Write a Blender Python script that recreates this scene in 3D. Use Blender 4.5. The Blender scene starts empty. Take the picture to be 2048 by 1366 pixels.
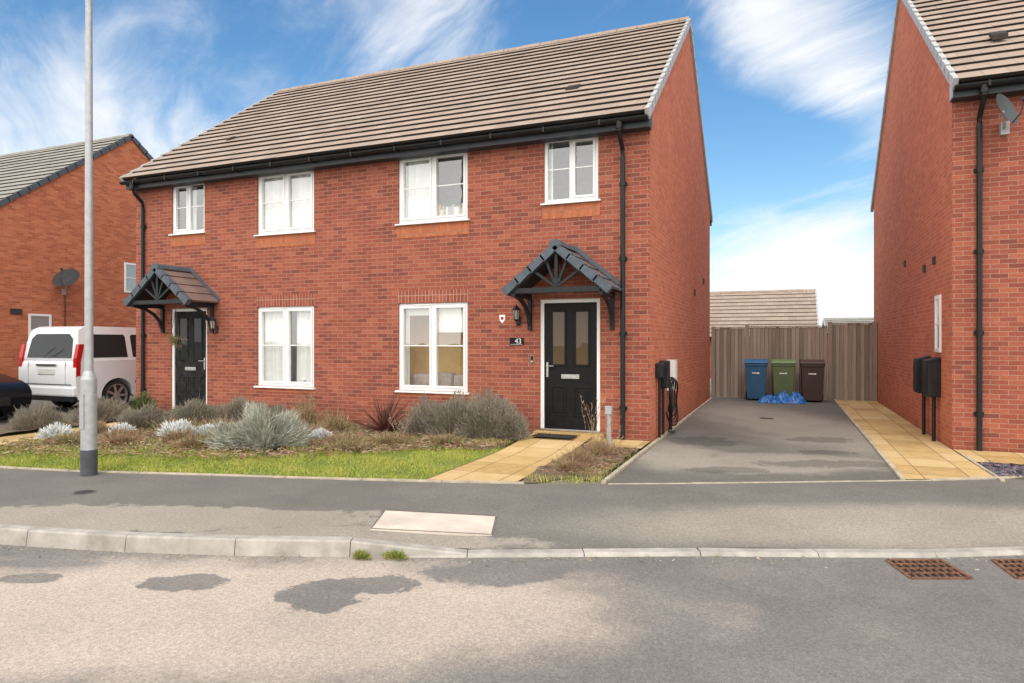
import bpy, math, random
import numpy as np
from mathutils import Vector, Matrix
random.seed(4); rng=np.random.default_rng(7)
scene=bpy.context.scene
YAW=math.atan(545/1336); CS=math.cos(YAW); SN=math.sin(YAW); CAMH=1.56; FP=1336.0
def W(lat,d): return (lat*CS-d*SN, lat*SN+d*CS)
# ------------------------------------------------------------------ nodes
class NT:
    def __init__(s,nt): s.nt=nt
    def n(s,typ,props=None,inp=None):
        nd=s.nt.nodes.new(typ)
        for k,v in (props or {}).items(): setattr(nd,k,v)
        for k,v in (inp or {}).items():
            if isinstance(v,bpy.types.NodeSocket): s.nt.links.new(v,nd.inputs[k])
            else: nd.inputs[k].default_value=v
        return nd
    def math(s,op,a,b=0.0,clamp=False):
        return s.n('ShaderNodeMath',{'operation':op,'use_clamp':clamp},{0:a,1:b}).outputs[0]
    def mix(s,f,a,b,mode='MIX'):
        a=a if isinstance(a,bpy.types.NodeSocket) else (*a,1) if len(a)==3 else a
        b=b if isinstance(b,bpy.types.NodeSocket) else (*b,1) if len(b)==3 else b
        return s.n('ShaderNodeMix',{'data_type':'RGBA','blend_type':mode},{0:f,6:a,7:b}).outputs[2]
    def ramp(s,f,stops,interp='LINEAR'):
        nd=s.n('ShaderNodeValToRGB',None,{0:f}); cr=nd.color_ramp; cr.interpolation=interp
        while len(cr.elements)<len(stops): cr.elements.new(0.5)
        for e,(p,c) in zip(cr.elements,stops):
            e.position=p; e.color=(*c,1) if len(c)==3 else c
        return nd.outputs[0]
    def noise(s,vec,scale,detail=4,rough=.6,dist=0):
        return s.n('ShaderNodeTexNoise',None,{'Vector':vec,'Scale':scale,'Detail':detail,'Roughness':rough,'Distortion':dist}).outputs[0]
    def rng(s,v,a,b,c=0.0,d=1.0):
        return s.n('ShaderNodeMapRange',{'interpolation_type':'SMOOTHSTEP'},{0:v,1:a,2:b,3:c,4:d}).outputs[0]
def newmat(name):
    m=bpy.data.materials.new(name); m.use_nodes=True
    nt=m.node_tree; nt.nodes.clear(); q=NT(nt)
    out=q.n('ShaderNodeOutputMaterial'); bs=q.n('ShaderNodeBsdfPrincipled')
    nt.links.new(bs.outputs[0],out.inputs[0])
    return m,q,bs,out
def setin(q,bs,k,v):
    if isinstance(v,bpy.types.NodeSocket): q.nt.links.new(v,bs.inputs[k])
    else: bs.inputs[k].default_value=v
def bump(q,bs,h,dist=.01,st=.5):
    b=q.n('ShaderNodeBump',None,{'Strength':st,'Distance':dist,'Height':h})
    q.nt.links.new(b.outputs[0],bs.inputs['Normal'])
def M(name,col,rough=.6,metal=0.,var=.15,scale=8,bmp=0.,bscale=60,spec=.5):
    m,q,bs,_=newmat(name)
    g=q.n('ShaderNodeNewGeometry').outputs['Position']
    n1=q.noise(g,scale,5)
    dark=tuple(c*(1-var) for c in col); light=tuple(min(1,c*(1+var)) for c in col)
    c=q.ramp(n1,[(.3,dark),(.7,light)])
    setin(q,bs,'Base Color',c); setin(q,bs,'Roughness',rough); setin(q,bs,'Metallic',metal)
    setin(q,bs,'Specular IOR Level',spec)
    if bmp: bump(q,bs,q.noise(g,bscale,4),bmp)
    return m
def brickmat(name,cols,mortar,soldier=False,w=.215,r=.068,bias=0.,ms=.0042):
    m,q,bs,_=newmat(name)
    uv=q.n('ShaderNodeUVMap').outputs[0]
    sp=q.n('ShaderNodeSeparateXYZ',None,{0:uv})
    if soldier: vec=q.n('ShaderNodeCombineXYZ',None,{0:sp.outputs[1],1:sp.outputs[0]}).outputs[0]
    else: vec=uv
    b=q.n('ShaderNodeTexBrick',{'offset':0. if soldier else .5},{'Vector':vec,'Color1':(0,0,0,1),'Color2':(1,1,1,1),'Mortar':(.5,.5,.5,1),'Scale':1.,'Mortar Size':ms,'Mortar Smooth':.25,'Bias':bias,'Brick Width':w,'Row Height':r})
    c=q.ramp(b.outputs[0],[(i/(len(cols)-1),k) for i,k in enumerate(cols)])
    pos=q.n('ShaderNodeNewGeometry').outputs['Position']
    n1=q.noise(pos,35,4); n2=q.noise(pos,.9,4,.7)
    c=q.mix(1.,c,q.ramp(n1,[(.3,(.82,.82,.82)),(.7,(1.16,1.16,1.16))]),'MULTIPLY')
    mc=q.mix(q.noise(pos,6),tuple(x*.75 for x in mortar),mortar)
    c=q.mix(b.outputs[1],c,mc)
    c=q.mix(1.,c,q.ramp(n2,[(.3,(.93,.93,.94)),(.72,(1.06,1.05,1.03))]),'MULTIPLY')
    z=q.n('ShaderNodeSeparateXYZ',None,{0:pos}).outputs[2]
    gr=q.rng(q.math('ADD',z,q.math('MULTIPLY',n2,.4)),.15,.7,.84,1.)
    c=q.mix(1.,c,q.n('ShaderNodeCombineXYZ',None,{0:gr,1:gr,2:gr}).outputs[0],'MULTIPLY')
    setin(q,bs,'Base Color',c); setin(q,bs,'Roughness',.85); setin(q,bs,'Specular IOR Level',.2)
    h=q.math('ADD',q.math('SUBTRACT',1.,b.outputs[1]),q.math('MULTIPLY',n1,.3))
    bump(q,bs,h,.004,.5)
    return m
RED=[(.20,.062,.045),(.265,.077,.051),(.295,.085,.055),(.32,.095,.060),(.37,.12,.074)]
ORG=[(.36,.105,.055),(.44,.13,.064),(.49,.15,.073),(.54,.19,.10)]
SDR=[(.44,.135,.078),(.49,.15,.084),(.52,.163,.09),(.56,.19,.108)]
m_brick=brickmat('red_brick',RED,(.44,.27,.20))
m_brick_side=brickmat('red_brick_side_lit',SDR,(.56,.33,.235))  # front brick made lighter and more orange: side-wall light painted into the colour
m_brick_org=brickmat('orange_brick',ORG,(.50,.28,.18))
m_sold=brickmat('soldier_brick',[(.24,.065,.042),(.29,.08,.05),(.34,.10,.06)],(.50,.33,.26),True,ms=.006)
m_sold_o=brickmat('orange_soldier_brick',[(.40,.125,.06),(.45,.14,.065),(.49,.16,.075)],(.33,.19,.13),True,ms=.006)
def tilemat(name,a,b):
    m,q,bs,_=newmat(name)
    uv=q.n('ShaderNodeUVMap').outputs[0]
    br=q.n('ShaderNodeTexBrick',{'offset':.5},{'Vector':uv,'Color1':(0,0,0,1),'Color2':(1,1,1,1),'Mortar':(.0,.0,.0,1),'Scale':1.,'Mortar Size':.004,'Mortar Smooth':.1,'Bias':0.,'Brick Width':.3,'Row Height':.3})
    pos=q.n('ShaderNodeNewGeometry').outputs['Position']
    n=q.noise(pos,1.1,5,.7); n2=q.noise(pos,22,4,.7)
    f=q.math('ADD',q.math('MULTIPLY',br.outputs[0],.22),q.math('ADD',q.math('MULTIPLY',n,.5),q.math('MULTIPLY',n2,.3)))
    c=q.ramp(f,[(.2,a),(.8,b)])
    c=q.mix(q.math('MULTIPLY',br.outputs[1],.4),c,tuple(x*.4 for x in a))
    setin(q,bs,'Base Color',c); setin(q,bs,'Roughness',.88); setin(q,bs,'Specular IOR Level',.25)
    bump(q,bs,q.math('SUBTRACT',q.math('MULTIPLY',n2,.3),br.outputs[1]),.004,.4)
    return m
m_tile=tilemat('brown_concrete_tile',(.25,.19,.155),(.43,.345,.28))
m_tile_g=tilemat('grey_concrete_tile',(.20,.195,.175),(.36,.35,.315))
m_tile_c=tilemat('dark_slate_tile',(.07,.077,.088),(.16,.165,.175))
m_tile_cb=tilemat('dark_brown_tile',(.12,.085,.075),(.25,.17,.145))
m_riser=M('tile_edge',(.035,.026,.022),.9)  # near-black: shading under each tile course painted on the risers; vents share it
m_verge=M('verge_cap_grey',(.46,.47,.47),.5,var=.1)
m_vergec=M('slate_verge_tile',(.07,.09,.11),.6,var=.3,scale=9,bmp=.004)
m_vergeb=M('dark_verge',(.07,.08,.09),.6)
m_fascia=M('dark_grey_fascia',(.036,.043,.053),.45,var=.12,spec=.3)
m_black=M('black_plastic',(.013,.014,.016),.4,var=.3,spec=.3)
m_timber=M('black_timber',(.018,.021,.026),.55,var=.4,scale=20,bmp=.002,spec=.3)
m_upvc=M('white_upvc',(.80,.81,.81),.3,var=.03,scale=3)
m_sill=M('pale_sill',(.68,.68,.66),.5,var=.08)
m_door=M('black_door_paint',(.010,.010,.011),.38,var=.25,scale=12,bmp=.0006,bscale=90,spec=.16)
m_doorold=M('weathered_black_door',(.018,.019,.021),.6,var=.8,scale=9,spec=.15)
m_chrome=M('satin_steel',(.5,.5,.48),.3,1.,var=.08)
m_galv=M('galvanised_steel',(.42,.43,.44),.5,.4,var=.14,scale=14)
m_galvb=M('lamp_base_dark',(.065,.07,.085),.5,var=.3)
m_room=M('room_wall',(.42,.41,.39),.9)
m_roomw=M('ochre_room_wall',(.85,.56,.18),.9,var=.12,scale=3)
m_sofa=M('grey_sofa',(.50,.40,.35),.9,var=.2)
m_curt=M('white_curtain',(.86,.86,.84),.9,var=.06)
m_blind=M('cream_blind',(.88,.86,.81),.9,var=.03)
m_bk1=M('book_ochre',(.55,.33,.08),.7); m_bk2=M('book_grey',(.35,.35,.36),.7)
m_white=M('white_paint',(.8,.8,.8),.4,var=.04)
m_van=M('white_van_paint',(.68,.69,.72),.22,var=.04,scale=2)
m_navy=M('black_car_paint',(.005,.006,.009),.2,var=.1,spec=.3)
m_rubber=M('tyre_rubber',(.018,.018,.018),.85)
m_alloy=M('alloy',(.5,.5,.5),.35,.7)
m_redl=M('red_lens',(.42,.015,.015),.2,spec=.3)
m_clear=M('clear_lens',(.55,.6,.62),.15)
m_plate=M('number_plate',(.55,.55,.53),.4,var=.15,scale=30)
m_kerb=M('concrete_kerb',(.38,.355,.315),.9,var=.30,scale=5,bmp=.003,bscale=120)
m_edge=M('concrete_edging',(.42,.365,.275),.9,var=.3,scale=6,bmp=.003)
m_cover=M('cream_concrete',(.60,.52,.44),.85,var=.18,scale=3,bmp=.002)
m_rust=M('rusty_iron',(.20,.10,.06),.8,.2,var=.5,scale=25,bmp=.002)
m_iron=M('grey_iron',(.13,.11,.095),.7,.2,var=.3)
m_void=M('drain_void',(.008,.007,.006),.9)
m_soil=M('garden_soil',(.13,.095,.06),.95,var=.55,scale=14,bmp=.03,bscale=30)
m_dark=M('dark_frame_line',(.03,.03,.03),.7)
m_mat=M('doormat_rubber',(.045,.042,.04),.95,var=.4,scale=40,spec=.1)
m_lens=M('lantern_glass',(.35,.33,.28),.1)
def glassmat(name,tint,base,dark=None,k=1.6):
    m=bpy.data.materials.new(name); m.use_nodes=True; nt=m.node_tree; nt.nodes.clear(); q=NT(nt)
    out=q.n('ShaderNodeOutputMaterial')
    geo=q.n('ShaderNodeNewGeometry'); pos=geo.outputs['Position']
    ior=q.math('SUBTRACT',1.5,q.math('MULTIPLY',geo.outputs['Backfacing'],1.5-1/1.5))
    fr=q.n('ShaderNodeFresnel',None,{'IOR':ior}).outputs[0]
    f=q.math('ADD',q.math('MULTIPLY',fr,k),base,True)
    bp=q.n('ShaderNodeBump',None,{'Strength':.25,'Distance':.01,'Height':q.noise(pos,1.8,1)}).outputs[0]
    gl=q.n('ShaderNodeBsdfGlossy',None,{'Color':(.93,.96,1,1),'Roughness':.015,'Normal':bp})
    if dark: tr=q.n('ShaderNodeBsdfDiffuse',None,{'Color':(*dark,1)})
    else: tr=q.n('ShaderNodeBsdfTransparent',None,{'Color':(*tint,1)})
    mx=q.n('ShaderNodeMixShader',None,{0:f,1:tr.outputs[0],2:gl.outputs[0]})
    nt.links.new(mx.outputs[0],out.inputs[0]); return m
m_glass=glassmat('window_glass',(.95,.97,.96),.13)
m_glassd=glassmat('dark_glass',None,.0,(.02,.022,.025),.6)
m_glassa=glassmat('amber_door_glass',None,.0,(.10,.065,.035),.8)
m_glassg=glassmat('pale_glass',None,.12,(.25,.27,.28))
def asphalt(name,dark,light,blobs,spots=(),speck=.35,base=.0,damp=(),gain=.6):
    m,q,bs,_=newmat(name)
    pos=q.n('ShaderNodeNewGeometry').outputs['Position']
    rot=q.n('ShaderNodeVectorRotate',{'rotation_type':'Z_AXIS'},{'Vector':pos,'Angle':-YAW}).outputs[0]
    sp=q.n('ShaderNodeSeparateXYZ',None,{0:rot}); X=sp.outputs[0]; D=sp.outputs[1]
    n1=q.noise(pos,1.3,6,.65); n2=q.noise(pos,4.5,6,.65); nf=q.noise(pos,130,4,.8); nm=q.noise(pos,40,3,.6); ng=q.noise(pos,.45,4,.6)
    def blob(cx,cy,rx,ry,soft,amp):
        a=q.math('DIVIDE',q.math('SUBTRACT',X,cx),rx); b=q.math('DIVIDE',q.math('SUBTRACT',D,cy),ry)
        r=q.math('SQRT',q.math('ADD',q.math('MULTIPLY',a,a),q.math('MULTIPLY',b,b)))
        r=q.math('ADD',r,q.math('MULTIPLY',q.math('SUBTRACT',n2 if soft<.3 else n1,.5),amp))
        return q.rng(r,1-soft,1+soft,1.,0.)
    f=None
    for b in blobs:
        k=blob(*b); f=k if f is None else q.math('MAXIMUM',f,k)
    f=q.math('ADD',f,base,True) if f is not None else q.rng(n1,.4,.65,0.,.6)
    for b in spots: f=q.math('MULTIPLY',f,q.math('SUBTRACT',1.,q.math('MULTIPLY',blob(*b),.92)))
    f=q.math('ADD',q.math('MULTIPLY',f,.88),q.math('MULTIPLY',q.math('SUBTRACT',n1,.42),gain),True)
    c=q.mix(f,dark,light)
    sc=q.ramp(nf,[(.30,(1-speck,)*3),(.5,(1,)*3),(.66,(1+speck*1.3,)*3),(.75,(1+speck*3,)*3)])
    c=q.mix(1.,c,sc,'MULTIPLY')
    c=q.mix(1.,c,q.ramp(nm,[(.35,(.86,)*3),(.65,(1.12,)*3)]),'MULTIPLY')
    c=q.mix(1.,c,q.ramp(ng,[(.35,(.90,)*3),(.65,(1.08,)*3)]),'MULTIPLY')
    for b in damp:
        k=q.math('MULTIPLY',blob(*b),.6); c=q.mix(k,c,q.mix(1.,c,(.45,.45,.45),'MULTIPLY'))
    setin(q,bs,'Base Color',c); setin(q,bs,'Roughness',.9); setin(q,bs,'Specular IOR Level',.15)
    bump(q,bs,q.math('ADD',nf,q.math('MULTIPLY',nm,.8)),.003,.7)
    return m
m_road=asphalt('road_asphalt',(.178,.170,.160),(.50,.42,.35),[(-2.1,4.2,2.7,.92,.3,1.2),(-2.8,3.9,2.3,.6,.3,.9)],
   [(-2.28,4.66,.32,.15,.07,1.4),(-3.4,4.74,.22,.1,.07,1.2),(-1.25,4.42,.28,.28,.07,1.8),(-.95,4.62,.33,.18,.07,1.8),(-.15,4.85,.5,.25,.15,1.4),(-3.6,5.05,.5,.08,.2,1.)])
m_pave=asphalt('pavement_asphalt',(.158,.150,.137),(.325,.295,.245),[(-3.6,5.9,2.6,.45,.10,1.4),(3.6,5.9,2.8,.6,.4,1.),(-1.2,5.45,1.4,.22,.15,1.2)],[(-1.9,6.35,.5,.2,.1,1.)],speck=.35)
m_drive=asphalt('driveway_asphalt',(.135,.128,.115),(.29,.268,.23),[(5.2,13.,1.2,4.,.5,1.6),(3.3,8.6,1.6,.7,.3,1.6),(2.2,9.2,.7,1.2,.4,1.6)],[],speck=.35,damp=[(4.0,8.5,.9,.25,.12,2.2),(2.6,8.1,.5,.2,.12,2.2),(4.9,10.6,.5,.3,.12,2.2),(3.0,10.4,.5,.5,.15,2.2),(4.4,9.4,.4,.2,.12,2.2)])
def slabmat(name,w=.45,r=.45):
    m,q,bs,_=newmat(name)
    uv=q.n('ShaderNodeUVMap').outputs[0]
    b=q.n('ShaderNodeTexBrick',{'offset':.0},{'Vector':uv,'Color1':(0,0,0,1),'Color2':(1,1,1,1),'Mortar':(0,0,0,1),'Scale':1.,'Mortar Size':.006,'Mortar Smooth':.2,'Bias':0.,'Brick Width':w,'Row Height':r})
    pos=q.n('ShaderNodeNewGeometry').outputs['Position']
    n=q.noise(pos,3.2,6,.7); nf=q.noise(pos,70,3); n3=q.noise(pos,9,5,.7)
    f=q.math('ADD',q.math('MULTIPLY',b.outputs[0],.30),q.math('ADD',q.math('MULTIPLY',n,.5),q.math('MULTIPLY',n3,.3)))
    c=q.ramp(f,[(.2,(.27,.175,.065)),(.5,(.50,.345,.15)),(.8,(.62,.47,.26))])
    c=q.mix(b.outputs[1],c,(.16,.11,.05))
    setin(q,bs,'Base Color',c); setin(q,bs,'Roughness',.85); setin(q,bs,'Specular IOR Level',.2)
    bump(q,bs,q.math('SUBTRACT',q.math('MULTIPLY',nf,.3),b.outputs[1]),.004,.4); return m
m_slab=slabmat('sandstone_slab',.49,.6)
def woodfence():
    m,q,bs,_=newmat('weathered_fence_timber')
    pos=q.n('ShaderNodeNewGeometry').outputs['Position']
    sx=q.n('ShaderNodeSeparateXYZ',None,{0:pos}).outputs[0]
    cell=q.math('FLOOR',q.math('DIVIDE',q.math('ADD',sx,.02),.098))
    wn=q.n('ShaderNodeTexWhiteNoise',{'noise_dimensions':'1D'},{'W':cell}).outputs[0]
    mp=q.n('ShaderNodeMapping',None,{'Vector':pos,'Scale':(34,30,1.3)}).outputs[0]
    n=q.noise(mp,1.,5,.7)
    f=q.math('ADD',q.math('MULTIPLY',n,.65),q.math('MULTIPLY',wn,.3))
    c=q.ramp(f,[(.25,(.19,.15,.12)),(.5,(.32,.255,.205)),(.78,(.46,.38,.31))])
    setin(q,bs,'Base Color',c); setin(q,bs,'Roughness',.9); setin(q,bs,'Specular IOR Level',.2); bump(q,bs,n,.004); return m
m_fence=woodfence()
def lawnmat():
    m,q,bs,_=newmat('lawn_ground')
    pos=q.n('ShaderNodeNewGeometry').outputs['Position']
    n=q.noise(pos,2.2,6,.7); nf=q.noise(pos,60,3)
    c=q.ramp(n,[(.3,(.12,.13,.035)),(.5,(.19,.22,.045)),(.7,(.26,.22,.08))])
    c=q.mix(1.,c,q.ramp(nf,[(.3,(.6,)*3),(.7,(1.3,)*3)]),'MULTIPLY')
    setin(q,bs,'Base Color',c); setin(q,bs,'Roughness',.95); bump(q,bs,nf,.01); return m
m_lawn=lawnmat()
m_terrain=M('bare_ground',(.20,.18,.12),.95,var=.3,scale=1.5)
m_slate=M('purple_slate_chips',(.18,.13,.16),.7,var=.6,scale=45,bmp=.03,bscale=45)
def leafmat(name,a,b,rough=.7,scale=3.,k=.86):
    m,q,bs,_=newmat(name)
    a=tuple(x*k for x in a); b=tuple(x*k for x in b)
    pos=q.n('ShaderNodeNewGeometry').outputs['Position']
    n=q.noise(pos,scale,4,.7)
    c=q.ramp(n,[(.3,a),(.7,b)])
    setin(q,bs,'Base Color',c); setin(q,bs,'Roughness',rough); setin(q,bs,'Specular IOR Level',.2); return m
m_g1=leafmat('grass_green',(.28,.38,.055),(.42,.50,.085)); m_g2=leafmat('grass_yellow',(.48,.46,.10),(.62,.54,.18)); m_g3=leafmat('grass_dark',(.16,.23,.04),(.24,.31,.05))
m_lav=[leafmat('lavender_grey',(.26,.235,.19),(.41,.37,.31)),leafmat('lavender_green',(.19,.205,.12),(.30,.31,.19)),leafmat('lavender_purple',(.23,.17,.15),(.37,.28,.25))]
m_sil=[leafmat('silver_leaf',(.50,.52,.46),(.72,.73,.66)),leafmat('silver_dark',(.28,.31,.24),(.42,.44,.35)),leafmat('sage_leaf',(.38,.36,.30),(.54,.51,.43))]  # second tone is a darker grey-green leaf, mixed in at random
m_wht=[leafmat('dusty_white',(.74,.76,.74),(.88,.89,.87),k=.95),leafmat('dusty_grey',(.55,.59,.56),(.70,.73,.71))]
m_dry=[leafmat('dry_brown',(.28,.175,.11),(.44,.30,.195)),leafmat('dry_rust',(.27,.13,.085),(.40,.20,.135)),leafmat('dry_straw',(.40,.31,.19),(.54,.43,.28)),leafmat('dull_green',(.20,.23,.07),(.31,.34,.12))]
m_cord=[leafmat('bronze_leaf',(.17,.06,.045),(.32,.14,.10)),leafmat('bronze_dark',(.09,.04,.035),(.17,.08,.06))]
m_shr=[leafmat('shrub_green',(.12,.16,.05),(.21,.25,.09)),leafmat('shrub_dark',(.06,.08,.03),(.12,.14,.06))]
# ------------------------------------------------------------------ mesh helpers
class MB:
    def __init__(s): s.v=[];s.f=[];s.m=[];s.uv=[];s.mats=[]
    def mi(s,mat):
        if mat not in s.mats: s.mats.append(mat)
        return s.mats.index(mat)
    def add(s,vs,fs,mat,uvs=None):
        o=len(s.v); s.v+= [tuple(p) for p in vs]; k=s.mi(mat)
        for i,f in enumerate(fs):
            s.f.append([o+j for j in f]); s.m.append(k); s.uv.append(uvs[i] if uvs else None)
        return s
    def face(s,pts,mat,uv=None): return s.add(pts,[list(range(len(pts)))],mat,[uv] if uv else None)
    def box(s,x0,x1,y0,y1,z0,z1,mat):
        v=[(x,y,z) for z in (z0,z1) for y in (y0,y1) for x in (x0,x1)]
        return s.add(v,[[0,2,3,1],[4,5,7,6],[0,1,5,4],[2,6,7,3],[0,4,6,2],[1,3,7,5]],mat)
    def obox(s,p0,p1,wx,wy,mat,up=(0,0,1)):
        p0=Vector(p0);p1=Vector(p1);d=(p1-p0).normalized();u=Vector(up)
        if abs(d.dot(u))>.98:u=Vector((0,1,0))
        a=d.cross(u).normalized();b=a.cross(d).normalized()
        v=[]
        for p in (p0,p1):
            for sa,sb in ((-1,-1),(1,-1),(1,1),(-1,1)): v.append(p+a*sa*wx/2+b*sb*wy/2)
        return s.add(v,[[0,1,2,3],[7,6,5,4],[0,4,5,1],[1,5,6,2],[2,6,7,3],[3,7,4,0]],mat)
    def cyl(s,p0,p1,r0,r1,mat,n=16):
        p0=Vector(p0);p1=Vector(p1);d=(p1-p0).normalized();u=Vector((0,0,1)) if abs(d.z)<.9 else Vector((1,0,0))
        a=d.cross(u).normalized();b=a.cross(d)
        v=[]
        for p,r in ((p0,r0),(p1,r1)):
            for i in range(n):
                t=2*math.pi*i/n; v.append(p+a*math.cos(t)*r+b*math.sin(t)*r)
        fs=[[i,(i+1)%n,n+(i+1)%n,n+i] for i in range(n)]+[list(range(n))[::-1],list(range(n,2*n))]
        return s.add(v,fs,mat)
    def tube(s,pts,r,mat,n=8):
        P=[Vector(p) for p in pts]; v=[];fs=[]
        for i,p in enumerate(P):
            d=(P[min(i+1,len(P)-1)]-P[max(i-1,0)]).normalized(); u=Vector((0,0,1)) if abs(d.z)<.9 else Vector((1,0,0))
            a=d.cross(u).normalized();b=a.cross(d)
            for k in range(n):
                t=2*math.pi*k/n; v.append(p+a*math.cos(t)*r+b*math.sin(t)*r)
        for i in range(len(P)-1):
            for k in range(n): fs.append([i*n+k,i*n+(k+1)%n,(i+1)*n+(k+1)%n,(i+1)*n+k])
        fs+= [list(range(n))[::-1],[(len(P)-1)*n+k for k in range(n)]]
        return s.add(v,fs,mat)
    def ext(s,poly,plane,a0,a1,mat,mat2=None,w=None):
        def P(u,v,a):
            return {'xz':(u,a,v),'yz':(a,u,v),'xy':(u,v,a)}[plane]
        n=len(poly)
        vs=[P(u,v,(w(v,-1) if w else a0)) for u,v in poly]+[P(u,v,(w(v,1) if w else a1)) for u,v in poly]
        s.add(vs,[list(range(n)),list(range(n,2*n))[::-1]],mat)
        return s.add(vs,[[i,n+i,n+(i+1)%n,(i+1)%n] for i in range(n)],mat2 or mat)
    def obj(s,name,parent=None,off=(0,0,0),bevel=0,smooth=False,label=None):
        me=bpy.data.meshes.new(name); off=Vector(off)
        me.from_pydata([tuple(Vector(p)-off) for p in s.v],[],s.f)
        for m in s.mats: me.materials.append(m)
        me.polygons.foreach_set('material_index',s.m)
        uvl=me.uv_layers.new(name='UVMap')
        for fi,p in enumerate(me.polygons):
            u=s.uv[fi]
            if u is None:
                n=p.normal; ax=max(range(3),key=lambda k:abs(n[k]))
                for li,vi in zip(p.loop_indices,p.vertices):
                    c=s.v[vi]; uvl.data[li].uv=[(c[1],c[2]),(c[0],c[2]),(c[0],c[1])][ax]
            else:
                for k,li in enumerate(p.loop_indices): uvl.data[li].uv=u[k]
        if smooth:
            me.polygons.foreach_set('use_smooth',[True]*len(me.polygons)); me.set_sharp_from_angle(angle=.6)
        me.update()
        o=bpy.data.objects.new(name,me); scene.collection.objects.link(o)
        if parent: o.parent=parent
        else: o.location=off
        if bevel:
            b=o.modifiers.new('bevel','BEVEL'); b.width=bevel; b.segments=2; b.limit_method='ANGLE'; b.angle_limit=.6
        if label: o['label']=label
        return o
def fin(o,label,cat,group=None):
    o['label']=label;o['category']=cat
    if group:o['group']=group
    return o
def struct(o): o['kind']='structure'; return o
def thing(name,loc,label,cat,rot=0,group=None):
    e=bpy.data.objects.new(name,None); scene.collection.objects.link(e); e.location=loc; e.rotation_euler=(0,0,rot)
    e.empty_display_size=.3
    return fin(e,label,cat,group)
# ------------------------------------------------------------------ ground curves
def cat(P,n=12):
    P=[np.array(p,float) for p in P]; out=[]
    for i in range(len(P)-1):
        p0=P[max(i-1,0)];p1=P[i];p2=P[i+1];p3=P[min(i+2,len(P)-1)]
        for k in range(n):
            t=k/n; out.append(.5*((2*p1)+(-p0+p2)*t+(2*p0-5*p1+4*p2-p3)*t*t+(-p0+3*p1-3*p2+p3)*t**3))
    out.append(P[-1]); return np.array(out)
BPc=cat([(-26,17.5),(-18,12.8),(-12,10.1),(-6.34,8.27),(-3.53,7.80),(-1.02,7.44),(1.02,7.31),(4.35,7.48),(5.87,7.66),(12,8.8),(20,11.5)])
KBc=cat([(-26,15.0),(-18,10.2),(-12,7.5),(-4.24,5.53),(-1.26,5.2),(-.35,5.19),(1.86,5.23),(4.02,5.25),(12,6.3),(20,9.0)])
BPw=np.array([W(*p) for p in BPc]); KBw=np.array([W(*p) for p in KBc])
def bp_y(x): return float(np.interp(x,BPw[:,0],BPw[:,1]))
def kd(lat): return float(np.interp(lat,KBc[:,0],KBc[:,1]))
def bd(lat): return float(np.interp(lat,BPc[:,0],BPc[:,1]))
def kz(lat): return float(np.interp(lat,[-1.3,-.36],[0,-.098]))
def pav_z(lat,d):
    t=(d-kd(lat))/(bd(lat)-kd(lat)); t=min(1,max(0,t*1.15)); return kz(lat)*(1-t)
mb=MB(); R=400
mb.face([(-R,-R,-.2),(R,-R,-.2),(R,R,-.2),(-R,R,-.2)],m_terrain); struct(mb.obj('ground'))
mb=MB(); v=[];f=[]
for i,l in enumerate(KBc[:,0]):
    for j,d in enumerate([kd(l)+.03,kd(l)-1.5,-9.]): v.append((*W(l,d),-.12))
for i in range(len(KBc)-1):
    for j in range(2): f.append([i*3+j,i*3+j+1,(i+1)*3+j+1,(i+1)*3+j])
mb.add(v,f,m_road); struct(mb.obj('road'))
mb=MB(); v=[];f=[]; LL=np.arange(-24,19.9,.25); K=8
for l in LL:
    for j in range(K+1):
        d0=kd(l)+.12; d=d0+(bd(l)-d0)*j/K; v.append((*W(l,d),pav_z(l,d)))
for i in range(len(LL)-1):
    for j in range(K): f.append([i*(K+1)+j,(i+1)*(K+1)+j,(i+1)*(K+1)+j+1,i*(K+1)+j+1])
mb.add(v,f,m_pave); struct(mb.obj('pavement'))
mb=MB(); cum=np.concatenate([[0],np.cumsum(np.linalg.norm(np.diff(KBc,axis=0),axis=1))])
s0=float(np.interp(-.35,KBc[:,0],cum)); L=.915
k=-20
def kp(s): return np.array([np.interp(s,cum,KBc[:,0]),np.interp(s,cum,KBc[:,1])])
while k<16:
    a=s0+k*L+.003; b=a+L-.006; k+=1
    if a<0 or b>cum[-1]: continue
    pa,pb=kp(a),kp(b); t=(pb-pa)/np.linalg.norm(pb-pa); nrm=np.array([-t[1],t[0]])
    V=[]
    dz=random.uniform(-.003,.003)
    for p in (pa,pb):
        z=kz(p[0])+.006+dz
        for off,zz in ((0.0,-.2),(0.0,-.12),(.018,z-.012),(.03,z),(.125,z),(.125,-.2)):
            c=p+nrm*off; V.append((*W(*c),zz))
    n=6; mb.add(V,[[i,n+i,n+(i+1)%n,(i+1)%n] for i in range(n)]+[list(range(n)),list(range(n,2*n))[::-1]],m_kerb)
struct(mb.obj('kerb',bevel=.004))
mb=MB(); v=[];f=[]
for p in BPw: v.append((p[0],p[1],-.008)); v.append((p[0],70.,-.008))
for i in range(len(BPw)-1): f.append([2*i,2*i+2,2*i+3,2*i+1])
mb.add(v,f,m_terrain); struct(mb.obj('terrain'))
def strip(name,x0,x1,y1,z,mat,y0=None,step=.2,yoff=0.03,zf=None):
    mb=MB(); xs=np.linspace(x0,x1,max(2,int((x1-x0)/step)+1)); v=[];f=[];M_=12
    for x in xs:
        ya=(bp_y(x)+yoff) if y0 is None else y0
        for j in range(M_+1):
            y=ya+(y1-ya)*j/M_; v.append((x,y,z if zf is None else zf(x,y)))
    for i in range(len(xs)-1):
        for j in range(M_): f.append([i*(M_+1)+j,(i+1)*(M_+1)+j,(i+1)*(M_+1)+j+1,i*(M_+1)+j+1])
    mb.add(v,f,mat); return struct(mb.obj(name))
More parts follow.
